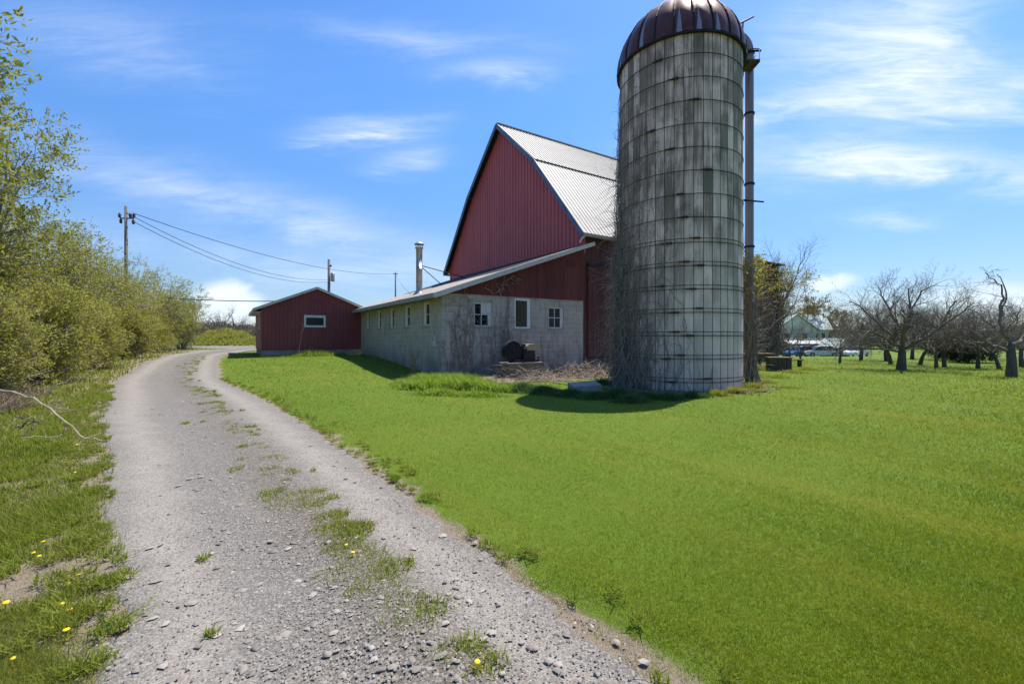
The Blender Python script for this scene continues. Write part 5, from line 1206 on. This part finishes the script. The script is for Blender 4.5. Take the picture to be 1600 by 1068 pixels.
# weed strip between the ruts: tufts of broad blades
g = np.random.default_rng(12); TX, TY, TS = [], [], []
for yv in np.concatenate([g.uniform(1.9, 14, 330), g.uniform(14, 24, 80)]):
    tt = g.normal(.655, .05); dens = .5 + .5 * math.sin(yv * 2.1 + 1) + .5 * math.sin(yv * 5.3)
    if g.random() > .25 + .55 * dens + (.3 if 2.7 < yv < 4.3 else 0): continue
    TX.append(xl(yv) + (xr(yv) - xl(yv)) * tt); TY.append(yv); TS.append(g.uniform(.35, 1.05) * (1.2 if 2.7 < yv < 4.3 else .85))
for px, py, s_ in ((370, 738, .9), (376, 724, .7), (290, 664, .6), (318, 662, .5), (605, 992, .6), (760, 1052, 1.0), (700, 1035, .8), (640, 950, .7), (375, 690, .5), (445, 758, .6), (425, 800, .5), (640, 1010, .4), (318, 880, .3), (330, 1000, .3)):
    x_, y_ = at(px, py); TX.append(x_); TY.append(y_); TS.append(s_)
for i in range(260):
    y_ = g.uniform(2, 14); x_ = xl(y_) - abs(g.normal(0, .5)) + .08; TX.append(x_); TY.append(y_); TS.append(g.uniform(.4, 1.0))
for i in range(130):
    y_ = g.uniform(1.9, 16); TX.append(xr(y_) + abs(g.normal(.0, .22)) - .02); TY.append(y_); TS.append(g.uniform(.3, .62))
Xs, Ys, Hs, Ws = [], [], [], []
for x_, y_, s_ in zip(TX, TY, TS):
    n = int(90 * s_ * (1.4 if y_ < 5 else .8)); r_ = .11 * s_; a_ = g.uniform(0, 6.28, n); q = r_ * np.sqrt(g.random(n)); Xs.append(x_ + q * np.cos(a_)); Ys.append(y_ + q * np.sin(a_)); Hs.append(g.uniform(.015, .055, n) * (.6 + .5 * s_)); Ws.append(np.clip(np.full(n, .0036 + .0005 * y_), 0, .012))
X, Y, h, w = map(np.concatenate, (Xs, Ys, Hs, Ws))
tag(blades('track_weeds', X, Y, h, w, M['verge'], 1.5, z0=.04), 'tufts of grass and plantain growing along the middle of the track', 'weeds', kind='stuff')
# tall sunlit weeds before the gable, cover in the silo shade with that shade also in its dark green, yellow weeds right of the silo, weeds under the shed
def patch(n, seed, px0, px1, py0, py1, f=None):
    X, Y = scr(n, seed, px0, px1, py0, py1); k = (X / Y * FPX + 800); return X, Y
def clumps(spots, n, seed):
    """spots: (px, py, radius across, radius deep, height, share); returns positions and heights that fall off to each clump's edge"""
    g = np.random.default_rng(seed); tot = sum(q[5] for q in spots); o = []
    for px, py, rx, ry, hh, sh in spots:
        x_, y_ = at(px, py); m = int(n * sh / tot); a_ = g.uniform(0, 6.28, m); r_ = np.abs(g.normal(0, .5, m)); r_ = np.minimum(r_, 1.5)
        X = x_ + np.cos(a_) * r_ * rx; Y = y_ + np.sin(a_) * r_ * ry; h = hh * np.clip(1.15 - r_ * .75, .15, 1) * g.uniform(.45, 1.1, m) * (1 + .25 * wob(X, Y, 1.4)); o.append(np.stack([X, Y, h]))
    X, Y, h = np.concatenate(o, 1); ok = ~inside_buildings(X, Y); return X[ok], Y[ok], h[ok]
X, Y, h = clumps([(660, 598, .7, .4, .36, 1), (690, 600, .6, .4, .42, 1), (720, 601, .6, .4, .40, .9), (648, 607, .8, .45, .32, 1), (675, 608, .7, .5, .38, 1.1), (705, 607, .8, .5, .40, 1.2), (735, 608, .8, .5, .38, 1.2), (765, 611, .7, .45, .36, 1), (785, 611, .5, .4, .30, .6), (690, 617, 1.0, .35, .18, .8), (745, 619, .9, .3, .18, .7), (630, 600, .5, .4, .18, .5)], 30000, 20)
tag(blades('tall_weeds', X, Y, h, np.full(len(X), .017), M['weed'], .7), 'bright green tall weeds at the sunny corner of the stable', 'weeds', kind='stuff')
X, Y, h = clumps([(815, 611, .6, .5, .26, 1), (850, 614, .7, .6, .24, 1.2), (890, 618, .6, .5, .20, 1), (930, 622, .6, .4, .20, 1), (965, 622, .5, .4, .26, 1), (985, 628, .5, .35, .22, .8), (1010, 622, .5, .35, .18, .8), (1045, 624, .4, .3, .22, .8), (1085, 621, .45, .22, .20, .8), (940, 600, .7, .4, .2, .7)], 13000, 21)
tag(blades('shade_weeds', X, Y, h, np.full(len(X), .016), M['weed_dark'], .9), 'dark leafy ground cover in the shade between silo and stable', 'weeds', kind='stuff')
M['weed_yellow'] = foliage('yellow_weeds', (.26, .31, .03), (.32, .33, .05), (.26, .23, .08), .5)
X, Y, h = clumps([(1172, 588, .35, .8, .26, 1), (1185, 578, .4, .9, .28, .9), (1195, 598, .5, .5, .12, .7), (1215, 590, .5, .7, .12, .7), (1240, 582, .6, .8, .16, .7), (1262, 578, .6, .9, .16, .6), (1180, 612, .5, .3, .10, .6), (1230, 606, .5, .4, .07, .5), (1150, 614, .3, .2, .22, .7), (1120, 618, .4, .2, .20, .7), (1175, 606, .5, .3, .2, .7), (1205, 575, .5, .8, .22, .6)], 11000, 22)
tag(blades('yellow_weeds', X, Y, h, np.full(len(X), .012), M['weed_yellow'], .8), 'yellow green weeds on the sunny side of the silo foot', 'weeds', kind='stuff')
g = np.random.default_rng(30); n = 7000; u = g.uniform(-5.3, -.9, n); v = 12.3 - np.abs(g.normal(0, .35, n)); p = np.array(B0)[:2] + np.outer(u, np.array(BX)[:2]) + np.outer(v, np.array(BY)[:2]); hh = (.08 + .36 * g.random(n) ** 1.6) * np.exp(-((u + 2.6) / 1.4) ** 2)
tag(blades('shed_weeds', p[:, 0], p[:, 1], np.maximum(hh, .04), np.full(n, .018), M['weed'], .6), 'green weeds along the foundation below the shed window', 'weeds', kind='stuff')
# dry litter under the hedge and round the silo
X, Y = scr(70000, 41, -500, 330, 540, 660); dl = (xl(Y) - X) * .75; ok = (dl > 1.6 + .5 * wob(X, Y, .5)) & (Y < 40); X, Y = X[ok], Y[ok]; g = np.random.default_rng(2)
tag(blades('hedge_litter', X, Y, g.uniform(.02, .30, len(X)), np.clip(np.hypot(X, Y) * .0009, .006, .02), M['litter'], 1.8), 'dry brown litter and dead stems under the hedge', 'ground cover', kind='stuff')
X, Y = scr(40000, 42, 690, 1260, 584, 632); u, v = b_uv(X, Y); ds = np.hypot(X - SILO[0], Y - SILO[1]) - SR; ok = ~inside_buildings(X, Y) & (np.random.default_rng(5).random(len(X)) < .4) & ((ds < .9 + .5 * wob(X, Y, .8)) | ((u > -.2) & (u < 9.8) & (v > -3.6 + .5 * wob(X, Y, .5)))); X, Y = X[ok], Y[ok]
tag(blades('silo_litter', X, Y, np.random.default_rng(6).uniform(.01, .07, len(X)), np.full(len(X), .016), M['litter'], 3), 'brown leaf litter around the foot of the silo', 'ground cover', kind='stuff')

# loose stones on the track
g = np.random.default_rng(50); X, Y = scr(34000, 51, 60, 1040, 600, 1150); ta = (X - xl(Y)) / (xr(Y) - xl(Y)); dn = np.exp(-((ta - .45) / .16) ** 2) + .75 * np.exp(-((ta - .86) / .1) ** 2) + .25
ok = (ta > -.05) & (ta < 1.05) & (g.random(len(X)) < dn * .42 * sst(24, 5, Y)); X, Y = X[ok], Y[ok]; n = len(X)
big_ = g.random(n) < .05; sz = np.where(big_, g.uniform(.012, .030, n), g.uniform(.003, .008, n)) * np.where(Y > 6, 1.3, 1)
cube = np.array([(-1, -.6, -.4), (.2, -1, -.4), (1, -.1, -.4), (.5, .9, -.4), (-.7, .8, -.4), (-.7, -.4, .6), (.2, -.7, .75), (.65, 0, .6), (.3, .6, .7), (-.5, .5, .55)])
fs = [(5, 6, 7), (5, 7, 8), (5, 8, 9)] + [q for i in range(5) for q in ((i, (i + 1) % 5, 5 + (i + 1) % 5), (i, 5 + (i + 1) % 5, 5 + i))]; fs = np.array(fs)
V = cube[None] * (1 + g.normal(0, .28, (n, 10, 3))); V[..., 1] *= g.uniform(.5, 1, (n, 1)); V[..., 2] *= np.where(big_, g.uniform(.10, .26, n), g.uniform(.25, .6, n))[:, None]; a_ = g.uniform(0, 6.28, n); c, s_ = np.cos(a_)[:, None], np.sin(a_)[:, None]; x_, y_ = V[..., 0] * c - V[..., 1] * s_, V[..., 0] * s_ + V[..., 1] * c
tl = np.clip((X - xl(Y)) / (xr(Y) - xl(Y)), 0, 1); zt = terr(X, Y) + .022 + .012 * (1 + wob(X, Y, .9)) * np.sin(np.pi * tl) * .0 + .03 * np.exp(-((tl - .62) / .12) ** 2) + .012 * np.sin(np.pi * tl)
V = np.stack([x_ * sz[:, None] + X[:, None], y_ * sz[:, None] + Y[:, None], V[..., 2] * sz[:, None] + zt[:, None] + sz[:, None] * .02], -1).reshape(-1, 3); F = (fs[None] + (np.arange(n) * 10)[:, None, None]).reshape(-1, 3)
tag(np_mesh('gravel_stones', V, F, M['stone']), 'loose pale limestone pieces scattered on the track', 'stones', kind='stuff')

tag(blades('mound_grass', MOUND[0], MOUND[1], np.random.default_rng(61).uniform(.10, .42, len(MOUND[0])), np.full(len(MOUND[0]), .05), M['hedge_leaf'], .8, z0=np.maximum(MOUND[2], 0)), 'rough grass growing on the earth mound', 'grass', kind='stuff')
# dandelions
def dandelion(name='dandelion'):
    root = bpy.data.objects.new(name, None); COL.objects.link(root); rs = random.Random(4)
    k = MB(); k.lathe([(0, 0), (.010, .002), (.021, .008), (.019, .013), (.008, .017), (0, .018)], 14, (0, 0, .055))
    for i in range(26): a_ = 2 * math.pi * i / 26; r_ = .021 + .004 * (i % 2); c, s_ = math.cos(a_), math.sin(a_); k.face([(c * .008 - s_ * .003, s_ * .008 + c * .003, .070), (c * .008 + s_ * .003, s_ * .008 - c * .003, .070), (c * r_, s_ * r_, .062 + .004 * (i % 3))])
    k.build('flower_head', M['yellow'], root, uv=False); MB().tube([(0, 0, -.02), (.004, 0, .03), (0, 0, .056)], .0028, 5).build('stem', M['weed'], root, uv=False)
    for i in range(7):
        a_ = 2 * math.pi * i / 7 + rs.random() * .4; L = rs.uniform(.05, .09); c, s_ = math.cos(a_), math.sin(a_); k = MB(); P = lambda r, q, z: (c * r - s_ * q, s_ * r + c * q, z)
        k.face([P(.004, 0, .004), P(L * .6, .010, .018), P(L, 0, .008), P(L * .6, -.010, .018)]); k.build('leaf', M['verge'], root, uv=False)
    return root
dp = dandelion()
VL_ = 'yellow dandelion flower among the rough grass of the left verge'; TLB = 'yellow dandelion flower in the weed strip in the middle of the track'
for i, (px, py, s_, tr_) in enumerate(((68, 857, 1.1, 0), (54, 872, .9, 0), (61, 878, .9, 0), (10, 955, 1.2, 0), (140, 851, .9, 0), (124, 910, 1., 0), (106, 923, .9, 0), (98, 955, 1., 0), (113, 964, 1., 0), (104, 1000, 1.15, 0), (84, 990, .8, 0), (119, 701, 1.3, 0), (118, 745, 1.2, 0), (22, 1040, .8, 0), (550, 884, 1.1, 1), (541, 868, .8, 1), (745, 1062, 1.0, 1))):
    X, Y = at(px, py); o = dp if i == 0 else copy_tree(dp); o.location = (X, Y, tz(X, Y) + (.05 if tr_ else .01)); o.rotation_euler = (R(random.uniform(-12, 12)), R(random.uniform(-12, 12)), i * 1.3); o.scale = (s_ * .62,) * 3
    tag(o, TLB if tr_ else VL_, 'dandelion', 'dandelions in the track weeds' if tr_ else 'dandelions on the left verge')
